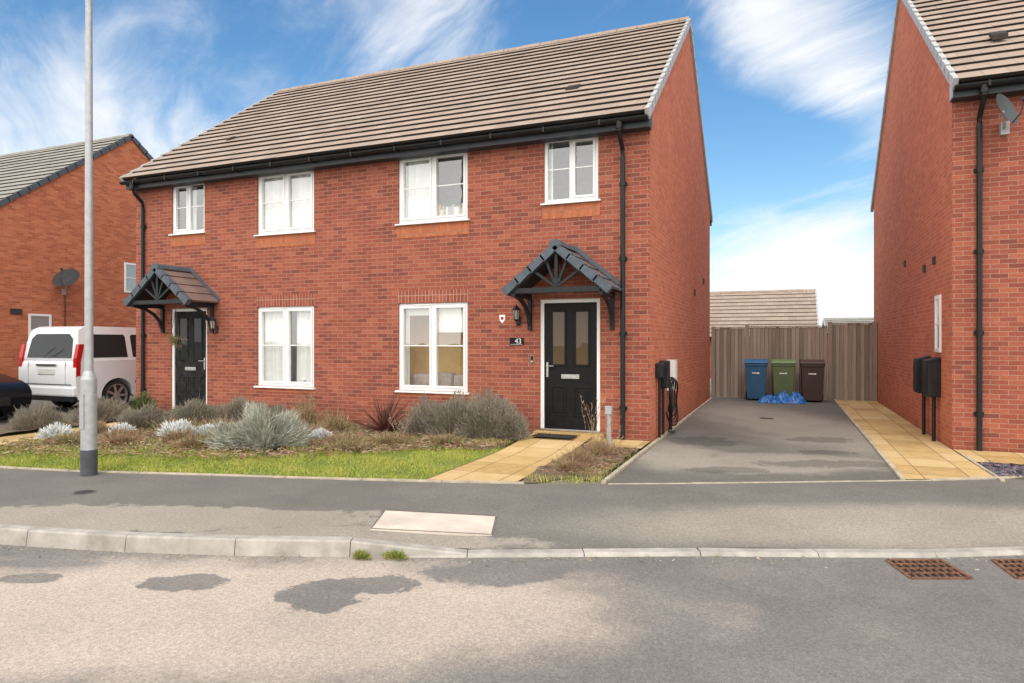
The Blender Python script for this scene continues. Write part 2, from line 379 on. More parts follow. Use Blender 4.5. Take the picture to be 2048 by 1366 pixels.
HX0,HX1,HY0,HY1=-12.84,-1.895,10.19,19.0
HC=-7.2475
pz=lambda x,y: .012+max(0,min(1,(y-8.6)/1.5))*.09
strip('driveway',-1.80,1.20,19.9,.003,m_drive)
strip('side_driveway',-20.3,-12.95,24,.003,m_drive)
strip('front_path',-3.72,-2.74,10.17,.012,m_slab,zf=pz)
strip('side_path',1.26,2.22,20.2,.012,m_slab)
strip('step_path',-2.73,-1.88,10.17,.05,m_slab,y0=9.42)
strip('entrance_path',2.24,9.,11.26,.014,m_slab,y0=10.2)
strip('slate_bed',2.3,9.,10.17,.01,m_slate,y0=9.2)
strip('neighbour_lawn',2.3,9.,9.17,.004,m_lawn)
strip('neighbour_path',-11.76,-10.78,10.17,.012,m_slab,zf=pz)
strip('lawn',-12.9,-11.78,10.15,.004,m_lawn); strip('lawn',-10.76,-3.75,10.15,.004,m_lawn)
EX=[-12.9,-10.7,-9.5,-8.0,-6.4,-5.6,-4.8,-3.76]; EY=[5.8,6.1,6.6,6.95,7.25,7.9,8.5,8.9]
def bed(name,x0,x1,yf,y1,h):
    mb=MB(); nx=int((x1-x0)/.1)+1; ny=24; v=[];f=[]
    for i in range(nx+1):
        x=x0+(x1-x0)*i/nx; ya=yf(x)+.12*math.sin(x*5.1)+.07*math.sin(x*13)
        for j in range(ny+1):
            t=j/ny; y=ya+(y1-ya)*t
            z=.002+h*min(1,t*6)**.6+.02*math.sin(x*7+y*4)*math.sin(y*9)*min(1,t*5)+random.uniform(-.008,.008)*min(1,t*8)
            v.append((x,y,z))
    for i in range(nx):
        for j in range(ny): f.append([i*(ny+1)+j,(i+1)*(ny+1)+j,(i+1)*(ny+1)+j+1,i*(ny+1)+j+1])
    mb.add(v,f,m_soil); return struct(mb.obj(name,smooth=True))
ef=lambda x:float(np.interp(x,EX,EY))
bed('planting_bed',-10.74,-3.78,ef,10.17,.06)
bed('planting_bed',-12.88,-11.8,ef,10.17,.05)
bed('planting_bed',-2.70,-1.90,lambda x:bp_y(x)+.15,9.4,.05)
mb=MB()
def edgeline(pts,w,z0,z1):
    for i in range(len(pts)-1):
        a=np.array(pts[i]);b=np.array(pts[i+1]);t=(b-a)/np.linalg.norm(b-a);n=np.array([-t[1],t[0]])*w/2
        a=a+t*.003;b=b-t*.003; zz=z1+random.uniform(-.003,.002)
        V=[(*(a-n),z0),(*(b-n),z0),(*(b+n),z0),(*(a+n),z0),(*(a-n),zz),(*(b-n),zz),(*(b+n),zz),(*(a+n),zz)]
        mb.add(V,[[3,2,1,0],[4,5,6,7],[0,1,5,4],[1,2,6,5],[2,3,7,6],[3,0,4,7]],m_edge)
cb=np.concatenate([[0],np.cumsum(np.linalg.norm(np.diff(BPw,axis=0),axis=1))])
pts=[(np.interp(s,cb,BPw[:,0]),np.interp(s,cb,BPw[:,1])) for s in np.arange(0,cb[-1],.915)]
edgeline([p for p in pts if p[0]<-1.9],.055,-.1,.018)
edgeline([p for p in pts if p[0]>-2.0 and p[0]<1.6],.04,-.1,.007)
edgeline([p for p in pts if p[0]>1.1],.055,-.1,.02)
for X in (-1.845,1.23):
    y0=bp_y(X)+.03; edgeline([(X,y) for y in np.arange(y0,19.6,.915)],.05,-.1,.03)
edgeline([(2.255,y) for y in np.arange(8.95,11.2,.6)],.04,-.1,.02)
struct(mb.obj('path_edging',bevel=.003))
# ------------------------------------------------------------------ wall w/ holes
def wall_xz(mb,x0,x1,z0,z1,y,holes,depth,mat):
    xs=sorted({x0,x1,*[h[0] for h in holes],*[h[1] for h in holes]}); zs=sorted({z0,z1,*[h[2] for h in holes],*[h[3] for h in holes]})
    for i in range(len(xs)-1):
        for j in range(len(zs)-1):
            cx=(xs[i]+xs[i+1])/2;cz=(zs[j]+zs[j+1])/2
            if any(h[0]<cx<h[1] and h[2]<cz<h[3] for h in holes): continue
            mb.face([(xs[i],y,zs[j]),(xs[i+1],y,zs[j]),(xs[i+1],y,zs[j+1]),(xs[i],y,zs[j+1])],mat)
    for a,b,c,d in holes:
        mb.face([(a,y,c),(a,y,d),(a,y+depth,d),(a,y+depth,c)],mat); mb.face([(b,y,c),(b,y+depth,c),(b,y+depth,d),(b,y,d)],mat)
        mb.face([(a,y,d),(b,y,d),(b,y+depth,d),(a,y+depth,d)],mat); mb.face([(a,y,c),(a,y+depth,c),(b,y+depth,c),(b,y,c)],mat)
def ring(mb,x0,x1,z0,z1,w,y0,y1,mat):
    mb.box(x0,x1,y0,y1,z0,z0+w,mat); mb.box(x0,x1,y0,y1,z1-w,z1,mat)
    mb.box(x0,x0+w,y0,y1,z0+w,z1-w,mat); mb.box(x1-w,x1,y0,y1,z0+w,z1-w,mat)
def curtain(x0,x1,z0,z1,y,mat,parent,base,amp=.02,freq=38):
    mb=MB(); n=int((x1-x0)/.008)+2; v=[]
    for i in range(n+1):
        x=x0+(x1-x0)*i/n; yy=y+amp*math.sin(x*freq+2*math.sin(x*9)); v+=[(x,yy,z0),(x,yy+.01,z1)]
    mb.add(v,[[2*i,2*i+2,2*i+3,2*i+1] for i in range(n)],mat); return mb.obj('curtain',parent,base,smooth=True)
def window(parent,base,x0,x1,z0,z1,yw,curt=(),room=None,vent=True,sash='both'):
    mb=MB(); xm=(x0+x1)/2; zm=(z0+z1)/2+.02
    ring(mb,x0,x1,z0,z1,.055,yw+.03,yw+.10,m_upvc)
    mb.box(xm-.03,xm+.03,yw+.033,yw+.098,z0+.055,z1-.055,m_upvc)
    for a,b,on in ((x0+.055,xm-.03,sash in('both','left')),(xm+.03,x1-.055,sash in ('both','right'))):
        if on: ring(mb,a+.001,b-.001,z0+.056,z1-.056,.035,yw+.018,yw+.09,m_upvc)
        mb.box(a+.002,b-.002,yw+.052,yw+.075,zm-.010,zm+.010,m_upvc)
    if vent: mb.box(xm-.38,xm-.04,yw+.012,yw+.03,z1-.045,z1-.02,m_upvc)
    w=mb.obj('window',parent,base,bevel=.004)
    g=MB(); g.face([(x0+.05,yw+.064,z0+.05),(x1-.05,yw+.064,z0+.05),(x1-.05,yw+.064,z1-.05),(x0+.05,yw+.064,z1-.05)],m_glass); g.obj('glass',w,base)
    s=MB(); s.ext([(yw-.055,z0-.035),(yw+.03,z0-.035),(yw+.03,z0),(yw-.045,z0-.008)],'yz',x0-.045,x1+.045,m_sill); s.obj('sill',w,base,bevel=.003)
    r=MB(); y0=yw+.24;y1=yw+.8; a,b,c,d=x0-.12,x1+.12,z0-.25,z1+.12; rm=room or m_room
    r.face([(a,y1,c),(b,y1,c),(b,y1,d),(a,y1,d)],rm); r.face([(a,y0,c),(a,y1,c),(a,y1,d),(a,y0,d)],rm); r.face([(b,y1,c),(b,y0,c),(b,y0,d),(b,y1,d)],rm)
    r.face([(a,y0,d),(a,y1,d),(b,y1,d),(b,y0,d)],m_white); r.face([(a,y1,c),(a,y0,c),(b,y0,c),(b,y1,c)],rm)
    r.obj('room',w,base)
    for ca,cb_,cm in curt: curtain(x0+ca*(x1-x0),x0+cb_*(x1-x0),z0+.01,z1-.03,yw+.15,cm,w,base)
    return w
def flatwin_x(parent,base,X,sgn,y0,y1,z0,z1,name='window'):
    mb=MB()
    def b(ya,yb,za,zb,d0,d1,m): mb.box(min(X+sgn*d0,X+sgn*d1),max(X+sgn*d0,X+sgn*d1),ya,yb,za,zb,m)
    w=.06
    b(y0,y1,z0,z0+w,-.02,.025,m_upvc);b(y0,y1,z1-w,z1,-.02,.025,m_upvc);b(y0,y0+w,z0+w,z1-w,-.02,.025,m_upvc);b(y1-w,y1,z0+w,z1-w,-.02,.025,m_upvc)
    b(y0+w,y1-w,(z0+z1)/2-.012,(z0+z1)/2+.012,.0,.02,m_upvc)
    o=mb.obj(name,parent,base,bevel=.003)
    g=MB(); x=X+sgn*.008; g.face([(x,y0+w,z0+w),(x,y1-w,z0+w),(x,y1-w,z1-w),(x,y0+w,z1-w)],m_glassg); g.obj('glass',o,base)
def roof(parent,base,x0,x1,ye0,ze,yr,zr,ye1,n,tile,verge,vmat):
    mb=MB(); vbs={-1:MB(),1:MB()}
    for (ye,sg) in ((ye0,1),(ye1,-1)):
        A=Vector((0,ye,ze));B=Vector((0,yr,zr)); D=(B-A); Ln=D.length; d=D/Ln; nr=Vector((0,-sg*abs(d.z),abs(d.y))).normalized()
        st=Ln/n
        for i in range(n):
            p=A+d*st*i; q=A+d*st*(i+1)
            vv=i*.3
            xs=[x0]
            while xs[-1]<x1-1.3: xs.append(xs[-1]+random.uniform(.6,1.2))
            xs.append(x1)
            for xa,xb in zip(xs[:-1],xs[1:]):
                j=random.uniform(-.003,.003)
                f0=p+nr*(.040+j)-d*(.02+j); f1=q+nr*(.004); f2=p-nr*.008-d*.006
                mb.face([(xa,f0.y,f0.z),(xb,f0.y,f0.z),(xb,f1.y,f1.z),(xa,f1.y,f1.z)],tile,[(xa,vv+.004),(xb,vv+.004),(xb,vv+.296),(xa,vv+.296)])
                mb.face([(xa,f2.y,f2.z),(xb,f2.y,f2.z),(xb,f0.y,f0.z),(xa,f0.y,f0.z)],m_riser)
            for X,s_ in ((x1,1),(x0,-1)):
                a=p-d*.03; c=q
                poly=[a+nr*.056,c+nr*.026,c-nr*.09,a-nr*.11]
                vbs[s_].ext([(w.y,w.z) for w in poly],'yz',X-.035 if s_>0 else X-.03,X+.03 if s_>0 else X+.035,vmat)
        mb.face([(x0,ye,ze-.02),(x1,ye,ze-.02),(x1,yr,zr-.03),(x0,yr,zr-.03)],m_riser)
    o=mb.obj('roof',parent,base)
    rb=MB(); L=.45; x=x0
    while x<x1-.02:
        e=min(x+L,x1); j=random.uniform(-.006,.006)
        poly=[(yr-.12,zr-.05),(yr-.09,zr+.02+j),(yr-.035,zr+.055+j),(yr+.035,zr+.055+j),(yr+.09,zr+.02+j),(yr+.12,zr-.05)]
        rb.ext(poly,'yz',x+.004,e-.004,tile); x=e
    rb.obj('ridge_tiles',o,base)
    for k in (-1,1): vbs[k].obj('verge',o,base)
    return o
def gutterset(parent,base,x0,x1,y,z):
    mb=MB(); arc=[(y+.058*math.cos(math.pi+math.pi*i/10),z+.058*math.sin(math.pi+math.pi*i/10)) for i in range(11)]
    arc+= [(y+.05,z),(y-.05,z)]
    mb.ext(arc,'yz',x0,x1,m_black)
    x=x0+.4
    while x<x1: mb.box(x-.015,x+.015,y-.064,y+.09,z-.066,z+.012,m_black); x+=.9
    mb.obj('gutter',parent,base,smooth=True)
def downpipe(parent,base,x,yw,zt,yg,r=.036,zb=.02):
    mb=MB(); mb.tube([(x,yg,zt-.02),(x,yg,zt-.12),(x,yg+.04,zt-.2),(x,yw-.06,zt-.36),(x,yw-.05,zt-.46),(x,yw-.05,zb)],r,m_black,12)
    mb.cyl((x,yg,zt-.1),(x,yg,zt+.02),.05,.05,m_black)
    for z in np.arange(.5,zt-.5,1.15):
        mb.cyl((x,yw-.05,z),(x,yw-.05,z+.07),r+.009,r+.009,m_black); mb.box(x-.06,x+.06,yw-.03,yw,z+.01,z+.06,m_black)
    mb.obj('downpipe',parent,base,smooth=True)
def door(parent,base,x0,x1,z0,z1,yw,mat,gl,hinge=1):
    fr=MB(); w=.06
    fr.box(x0,x0+w,yw+.03,yw+.10,z0+.03,z1,m_upvc);fr.box(x1-w,x1,yw+.03,yw+.10,z0+.03,z1,m_upvc);fr.box(x0+w,x1-w,yw+.03,yw+.10,z1-w,z1,m_upvc)
    fr.box(x0,x1,yw-.02,yw+.1,z0,z0+.03,m_chrome)
    d=MB(); a,b=x0+w+.004,x1-w-.004; c,e=z0+.034,z1-w-.004; yf=yw+.05
    d.box(a,b,yf,yf+.045,c,e,mat)
    xm=(a+b)/2
    pw=.2
    for s in (-1,1):
        cx=xm+s*.195
        ring(d,cx-pw/2-.03,cx+pw/2+.03,c+1.0,c+1.0+.9,.032,yf-.014,yf+.005,mat)
        ring(d,cx-pw/2-.03,cx+pw/2+.03,c+.2,c+.68,.026,yf-.01,yf+.005,mat)
        d.box(cx-pw/2+.02,cx+pw/2-.02,yf-.008,yf+.004,c+.25,c+.63,mat)
    o=d.obj('door',parent,base,bevel=.005); f=fr.obj('door_frame',o,base,bevel=.004)
    g=MB()
    for s in (-1,1):
        cx=xm+s*.195; g.face([(cx-pw/2,yf-.004,c+1.03),(cx+pw/2,yf-.004,c+1.03),(cx+pw/2,yf-.004,c+1.87),(cx-pw/2,yf-.004,c+1.87)],gl)
    g.obj('glass',o,base)
    h=MB(); hx=a+.05 if hinge>0 else b-.05
    h.box(hx-.017,hx+.017,yf-.012,yf+.002,c+.82,c+1.06,m_chrome); h.cyl((hx,yf-.01,c+1.0),(hx,yf-.055,c+1.0),.011,.011,m_chrome,10)
    h.cyl((hx,yf-.05,c+1.0),(hx+.12*hinge,yf-.05,c+1.0),.01,.009,m_chrome,10); h.obj('handle',o,base,bevel=.002)
    l=MB(); l.box(xm-.15,xm+.15,yf-.012,yf+.002,c+.8,c+.87,m_chrome); l.box(xm-.11,xm+.11,yf-.016,yf-.011,c+.815,c+.855,m_galv); l.obj('letterbox',o,base,bevel=.003)
    return o
def canopy(parent,base,xc,tile):
    yf=9.42;yb=HY0-.003; hw=.82; ze=2.34; za=3.0
    t=MB(); v=MB()
    for s in (-1,1):
        A=Vector((xc+s*hw,0,ze));B=Vector((xc,0,za)); D=B-A;Ln=D.length;d=D/Ln;nr=Vector((s*abs(d.z),0,abs(d.x))).normalized()
        n=4;st=Ln/n
        for i in range(n):
            p=A+d*st*i-d*.015;q=A+d*st*(i+1)
            poly=[p+nr*.034,q+nr*.012,q-nr*.01,p-nr*.004]
            if s>0: poly=poly[::-1]
            t.ext([(w.x,w.z) for w in poly],'xz',yf+.10,yb,tile)
            poly=[p+nr*.05-d*.01,q+nr*.028,q-nr*.07,p-nr*.085-d*.01]
            if s>0: poly=poly[::-1]
            v.ext([(w.x,w.z) for w in poly],'xz',yf-.02,yf+.095,m_vergec)
        poly=[A+nr*.04,B+nr*.05,B+nr*.12,A+nr*.10]
        if s>0: poly=poly[::-1]
        v.ext([(w.x,w.z) for w in poly],'xz',yb-.014,yb,m_vergec)
    for k in range(3):
        y0=yf-.025+k*(yb-yf+.02)/3; y1=y0+(yb-yf+.02)/3-.006
        v.ext([(xc-.10,za-.02),(xc-.07,za+.045),(xc-.025,za+.08),(xc+.025,za+.08),(xc+.07,za+.045),(xc+.10,za-.02)],'xz',y0,min(y1,yb),m_vergec)
    o=t.obj('porch_canopy',parent,base); v.obj('verge_tiles',o,base,bevel=.005)
    f=MB(); y=yf+.06; T=m_timber
    for s in (-1,1):
        f.obox((xc+s*(hw-.05),y,ze-.065),(xc,y,za-.085),.05,.09,T,(0,1,0))
        f.obox((xc+s*(hw-.13),yf+.03,ze-.06),(xc+s*(hw-.13),yb,ze-.06),.06,.08,T)
        X=xc+s*(hw-.14)
        f.box(X-.032,X+.032,yb-.055,yb,1.74,ze-.10,T)
        pts=[(X,yb-.04,1.82),(X,yb-.10,1.98),(X,yb-.24,2.12),(X,yb-.42,2.21),(X,yf+.12,ze-.08)]
        for a,b in zip(pts[:-1],pts[1:]): f.obox(a,b,.05,.055,T,(1,0,0))
        f.obox((xc,y,ze+.03),(xc+s*.37,y,ze+.29),.04,.045,T,(0,1,0))
        f.obox((xc,y,ze+.03),(xc+s*.17,y,ze+.45),.038,.042,T,(0,1,0))
    f.box(xc-hw+.11,xc+hw-.11,y-.03,y+.032,ze-.05,ze+.03,T)
    f.box(xc-.025,xc+.025,y-.028,y+.028,ze+.03,za-.11,T)
    for s in (-1,1):
        f.face([(xc+s*(hw-.03),yf+.1,ze-.02),(xc,yf+.1,za-.025),(xc,yb,za-.025),(xc+s*(hw-.03),yb,ze-.02)],T)
    f.obj('truss',o,base,bevel=.004)
# ------------------------------------------------------------------ main house
HB=(HC,HY0,0)
H=thing('semi_detached_house',HB,'pair of red brick semi-detached houses with brown tiled roof','house')
mir=lambda a,b:(2*HC-b,2*HC-a)
big=(-6.33,-4.97);sm=(-3.60,-2.70);dr=(-3.67,-2.67)
holes=[(*big,3.64,4.83),(*big,.70,2.23),(*sm,3.79,4.83),(*dr,.13,2.24)]
holes+= [(*mir(h[0],h[1]),h[2],h[3]) for h in holes]
mb=MB(); wall_xz(mb,HX0,HX1,-.15,5.1,HY0,holes,.24,m_brick); mb.obj('front_wall',H,HB)
RY=14.62;RZ=8.43;EYF=9.90;EZ=4.97;EYB=19.0+(HY0-9.90)
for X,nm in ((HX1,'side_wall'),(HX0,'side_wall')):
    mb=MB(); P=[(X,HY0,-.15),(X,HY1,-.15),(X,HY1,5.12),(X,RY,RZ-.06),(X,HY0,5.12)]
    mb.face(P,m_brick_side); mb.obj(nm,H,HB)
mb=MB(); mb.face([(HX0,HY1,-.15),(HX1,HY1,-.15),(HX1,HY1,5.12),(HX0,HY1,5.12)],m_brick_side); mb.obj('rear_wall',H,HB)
roof(H,HB,HX0-.04,HX1+.02,EYF,EZ,RY,RZ,EYB,19,m_tile,True,m_verge)
mb=MB(); mb.box(HX0-.02,HX1+.03,9.965,9.985,4.76,4.96,m_fascia); mb.box(HX0-.02,HX1+.03,9.985,HY0-.002,4.765,4.785,m_fascia)
mb.box(HX1+.004,HX1+.032,9.985,HY0+.0,4.785,5.0,m_fascia)
mb.obj('fascia',H,HB)
mb=MB(); mb.box(HX0-.02,HX1+.03,HY1+.205,HY1+.225,4.76,4.96,m_fascia); mb.box(HX0,HX1+.02,HY1+.002,HY1+.205,4.765,4.785,m_fascia); mb.obj('fascia',H,HB)
gutterset(H,HB,HX0-.05,HX1+.03,9.895,4.90)
downpipe(H,HB,-2.30,HY0,4.86,9.90,zb=.06); downpipe(H,HB,-12.58,HY0,4.86,9.90,zb=.06)
def dress(a,b,c,d,m,nm,k=.005):
    mb=MB(); mb.box(a,b,HY0-k,HY0+.02,c,d,m); mb.obj(nm,H,HB)
for a,b in (big,mir(*big)):
    dress(a-.02,b+.02,2.232,2.455,m_sold,'brick_lintel'); dress(a-.03,b+.03,3.38,3.603,m_sold_o,'brick_apron',.006)
    dress(a-.03,b+.03,.59,.663,m_brick_org,'brick_subsill')
for a,b in (sm,mir(*sm)): dress(a-.03,b+.03,3.53,3.753,m_sold_o,'brick_apron',.006)
w=window(H,HB,*big,3.64,4.83,HY0,curt=[(0.02,.42,m_curt)])
ob=MB(); random.seed(2)
x=big[1]-.62
while x<big[1]-.08:
    hgt=random.uniform(.14,.24); ww=random.uniform(.025,.05); ob.box(x,x+ww-.004,HY0+.11,HY0+.22,3.66,3.70+hgt,random.choice([m_bk1,m_curt,m_bk2,m_blind])); x+=ww
ob.obj('books',w,HB)
w=window(H,HB,*big,.70,2.23,HY0,room=m_roomw)
s=MB(); s.box(big[0]+.72,big[1]-.03,HY0+.14,HY0+.15,1.72,2.2,m_blind); s.box(big[0]+.05,big[0]+.64,HY0+.14,HY0+.15,2.02,2.2,m_blind); s.obj('blind',w,HB)
s=MB()
for k in range(3):
    cx=big[0]+.25+k*.42; s.box(cx-.2,cx+.2,HY0+.35,HY0+.6,.55,.98+.03*(k%2),m_sofa)
s.obj('sofa',w,HB,bevel=.06)
curtain(big[0]+.03,big[0]+.14,.72,2.2,HY0+.16,m_blind,w,HB,.015)
window(H,HB,*sm,3.79,4.83,HY0,room=m_room,curt=[(.02,.12,m_curt)],sash='right',vent=False)
mbg=mir(*big);msm=mir(*sm);mdr=mir(*dr)
w=window(H,HB,*mbg,3.64,4.83,HY0,curt=[(0.02,.46,m_curt),(.52,.97,m_curt)])
w=window(H,HB,*mbg,.70,2.23,HY0,curt=[(0.02,.42,m_curt),(.60,.97,m_curt)])
pl=MB(); pl.cyl((mbg[0]+1.0,HY0+.12,.70),(mbg[0]+1.0,HY0+.12,.83),.04,.055,m_sill,14); pl.obj('plant_pot',w,HB)
window(H,HB,*msm,3.79,4.83,HY0,curt=[(.3,.6,m_curt)],sash='left',vent=False)
door(H,HB,*dr,.13,2.24,HY0,m_door,m_glassa,1)
door(H,HB,*mdr,.13,2.24,HY0,m_doorold,m_glassd,-1)
canopy(H,HB,-3.15,m_tile_c); canopy(H,HB,2*HC+3.15,m_tile_cb)
def onroof(x,y,w,h):
    z=EZ+(y-EYF)*(RZ-EZ)/(RY-EYF); mb=MB()
    mb.ext([(y-h,z-h*.75+.02),(y-h,z-h*.75+.09),(y+h,z+h*.75+.05),(y+h,z+h*.75)],'yz',x-w,x+w,m_riser); mb.obj('roof_vent',H,HB)
onroof(-3.45,11.3,.11,.10); onroof(-11.3,11.3,.06,.08)
mb=MB(); mb.box(-3.72,-2.6,9.98,HY0-.003,.02,.125,m_slab); mb.obj('doorstep',H,HB)
mb=MB(); mb.box(-3.6,-2.95,9.6,9.93,.105,.114,m_mat); fin(mb.obj('doormat',None,(-3.2,9.7,.1),bevel=.003),'dark doormat on the sandstone path by the black door','doormat')
# ------------------------------------------------------------------ right house
random.seed(11)
RX0=2.23;RY0=11.28;RY1=20.36;RB=(RX0+3,RY0,0)
H2=thing('detached_house',RB,'red brick house with brown tiled roof and white verge by driveway','house')
hl=[(4.0,5.36,3.8,4.99),(4.0,5.36,.8,2.33)]
mb=MB(); wall_xz(mb,RX0,9.,-.15,5.3,RY0,hl,.24,m_brick); mb.obj('front_wall',H2,RB)
r2=(RY0+RY1)/2
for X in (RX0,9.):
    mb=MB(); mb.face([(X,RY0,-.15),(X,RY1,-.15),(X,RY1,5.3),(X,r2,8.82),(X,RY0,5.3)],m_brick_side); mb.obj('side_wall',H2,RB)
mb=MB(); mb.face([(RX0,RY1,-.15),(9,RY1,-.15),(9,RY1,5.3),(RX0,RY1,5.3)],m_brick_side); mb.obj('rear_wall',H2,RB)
roof(H2,RB,RX0-.02,9.03,RY0-.29,5.20,r2,8.88,RY1+.29,19,m_tile,True,m_verge)
mb=MB(); mb.box(RX0-.03,9.02,RY0-.225,RY0-.205,4.99,5.19,m_fascia); mb.box(RX0-.03,9.02,RY0-.205,RY0-.002,4.995,5.015,m_fascia); mb.box(RX0-.032,RX0-.004,RY0-.205,RY0,5.015,5.22,m_verge); mb.obj('fascia',H2,RB)
gutterset(H2,RB,RX0-.03,9.05,RY0-.295,5.13); downpipe(H2,RB,2.55,RY0,5.09,RY0-.29)
for h in hl: window(H2,RB,*h,RY0,curt=[(.02,.3,m_curt)])
flatwin_x(H2,RB,RX0,-1,11.98,12.36,1.39,2.28)
mb=MB(); z=5.2+1.1*.8; mb.ext([(12.05,z+.02),(12.05,z+.10),(12.25,z+.22),(12.25,z+.16)],'yz',2.9,3.10,m_riser); mb.obj('roof_vent',H2,RB)
for y,z in ((15.2,3.05),(13.2,2.75),(12.4,2.8)):
    mb=MB(); mb.box(RX0-.03,RX0,y,y+.12,z,z+.12,m_dark); mb.obj('wall_vent',H2,RB)
m_dish=M('dark_dish_mesh',(.05,.05,.055),.7,var=.15,spec=.2); m_dishg=M('grey_dish',(.085,.09,.10),.65,var=.1,spec=.25)
def dish(name,c,r,az,label,mat,arm=(0,.25,-.2),tilt=.35):
    e=thing(name,c,label,'satellite dish'); mb=MB(); v=[];f=[]; n=28;k=6
    ax=Vector((math.sin(az),-math.cos(az),tilt)).normalized(); a=ax.cross(Vector((0,0,1))).normalized(); b=a.cross(ax)
    for j in range(k+1):
        rr=r*j/k
        for i in range(n):
            t=2*math.pi*i/n; p=a*math.cos(t)*rr+b*math.sin(t)*rr*1.08+ax*(.28*(rr/r)**2*r); v.append(tuple(p))
    for j in range(k):
        for i in range(n): f.append([j*n+i,j*n+(i+1)%n,(j+1)*n+(i+1)%n,(j+1)*n+i])
    mb.add(v,f,mat); mb.obj('reflector',e,smooth=True)
    mb=MB(); sg=-1 if b.z>0 else 1
    mb.tube([tuple(b*sg*r*1.0+ax*.2*r),tuple(b*sg*r*.7+ax*r*.8),tuple(ax*r*1.25)],.011,m_dish); mb.cyl(tuple(ax*r*1.35),tuple(ax*r*1.12),.028,.028,m_dish,12); mb.obj('receiver_arm',e)
    mb=MB(); mb.tube([(0,0,0),(arm[0]*.6,arm[1]*.5,arm[2]),arm],.018,m_galv); mb.box(arm[0]-.05,arm[0]+.05,arm[1]-.05,arm[1]+.05,arm[2]-.09,arm[2]+.09,m_galv); mb.obj('wall_bracket',e)
    return e
dish('satellite_dish',(2.74,10.9,4.68),.22,.85,'dark grey satellite dish bracketed to the brick house front',m_dishg,(0.10,.33,-.15))
G='black utility meter boxes on the brick side wall'
for i,(y,d) in enumerate(((12.0,.0),(12.8,.02))):
    e=thing('meter_box',(RX0,y+.2,0),'black utility meter box with pipes down the brick wall','meter box',group=G)
    mb=MB(); b=(RX0,y+.2,0)
    mb.box(RX0-.18,RX0-.002,y,y+.40,.70,1.26,m_black); mb.ext([(RX0-.20,1.26),(RX0-.002,1.26),(RX0-.002,1.32)],'xz',y-.01,y+.41,m_black); mb.box(RX0-.192,RX0-.18,y+.02,y+.38,.73,1.23,m_black)
    mb.obj('cabinet',e,b,bevel=.008)
    mb=MB(); mb.cyl((RX0-.08,y+.1,.0),(RX0-.08,y+.1,.7),.028,.028,m_black); mb.obj('pipe',e,b,smooth=True)
# ------------------------------------------------------------------ left background house
LX1=-20.4;LB=(-24,16,0)
H3=thing('detached_house',LB,'orange red brick house with grey tiled roof and dark verge','house')
mb=MB(); mb.face([(LX1,11.6,-.15),(LX1,20.4,-.15),(LX1,20.4,5.15),(LX1,16,8.45),(LX1,11.6,5.15)],m_brick_org); mb.obj('side_wall',H3,LB)
mb=MB(); mb.face([(-30,11.6,-.15),(LX1,11.6,-.15),(LX1,11.6,5.15),(-30,11.6,5.15)],m_brick_org); mb.obj('front_wall',H3,LB)
mb=MB(); mb.face([(-30,20.4,-.15),(LX1,20.4,-.15),(LX1,20.4,5.15),(-30,20.4,5.15)],m_brick_org); mb.obj('rear_wall',H3,LB)
mb=MB(); mb.face([(-30,11.6,-.15),(-30,20.4,-.15),(-30,20.4,5.15),(-30,16,8.45),(-30,11.6,5.15)],m_brick_org); mb.obj('side_wall',H3,LB)
roof(H3,LB,-30.03,LX1+.03,11.3,5.0,16,8.5,20.7,17,m_tile_g,True,m_vergeb)
flatwin_x(H3,LB,LX1,1,15.75,16.25,3.2,4.2); flatwin_x(H3,LB,LX1,1,12.7,13.35,1.2,2.37)
mb=MB(); mb.box(LX1,LX1+.05,12.2,12.5,2.35,2.5,m_dark); mb.obj('wall_vent',H3,LB)
mb=MB(); mb.box(-29.9,LX1+.12,11.28,11.31,4.8,5.0,m_fascia); mb.obj('fascia',H3,LB)
dish('satellite_dish',(-20.05,13.62,3.42),.36,.5,'dark satellite dish on the orange brick gable wall',m_dish,(-.35,.1,-.35),.85)
mb=MB(); mb.tube([(LX1+.03,13.75,3.2),(LX1+.03,13.75,1.6),(LX1+.03,13.4,1.2)],.012,m_black,6); mb.obj('cable',H3,LB)
# ------------------------------------------------------------------ far buildings behind fence
def lowroof(name,x0,x1,y0,y1,ze,zr,mat,wall,label,cat_,n=12):
    b=((x0+x1)/2,(y0+y1)/2,0); e=thing(name,b,label,cat_); mb=MB(); ym=(y0+y1)/2
    mb.box(x0+.1,x1-.1,y0+.25,y1-.25,-.2,ze-.02,wall)
    for x in (x0+.1,x1-.1): mb.face([(x,y0+.25,ze-.02),(x,y1-.25,ze-.02),(x,ym,zr-.05)],wall)
    mb.obj('wall',e,b); roof(e,b,x0,x1,y0,ze,ym,zr,y1,n,mat,True,m_verge)
lowroof('garage',-9,1.28,29.3,35.3,1.75,3.82,m_tile,m_brick,'low brick garage block with brown tiled roof behind the fence','garage')
lowroof('outbuilding',2.6,12,50,56,2.1,3.2,m_tile_g,m_brick,'low distant building with grey roof beyond the fence','building',8)
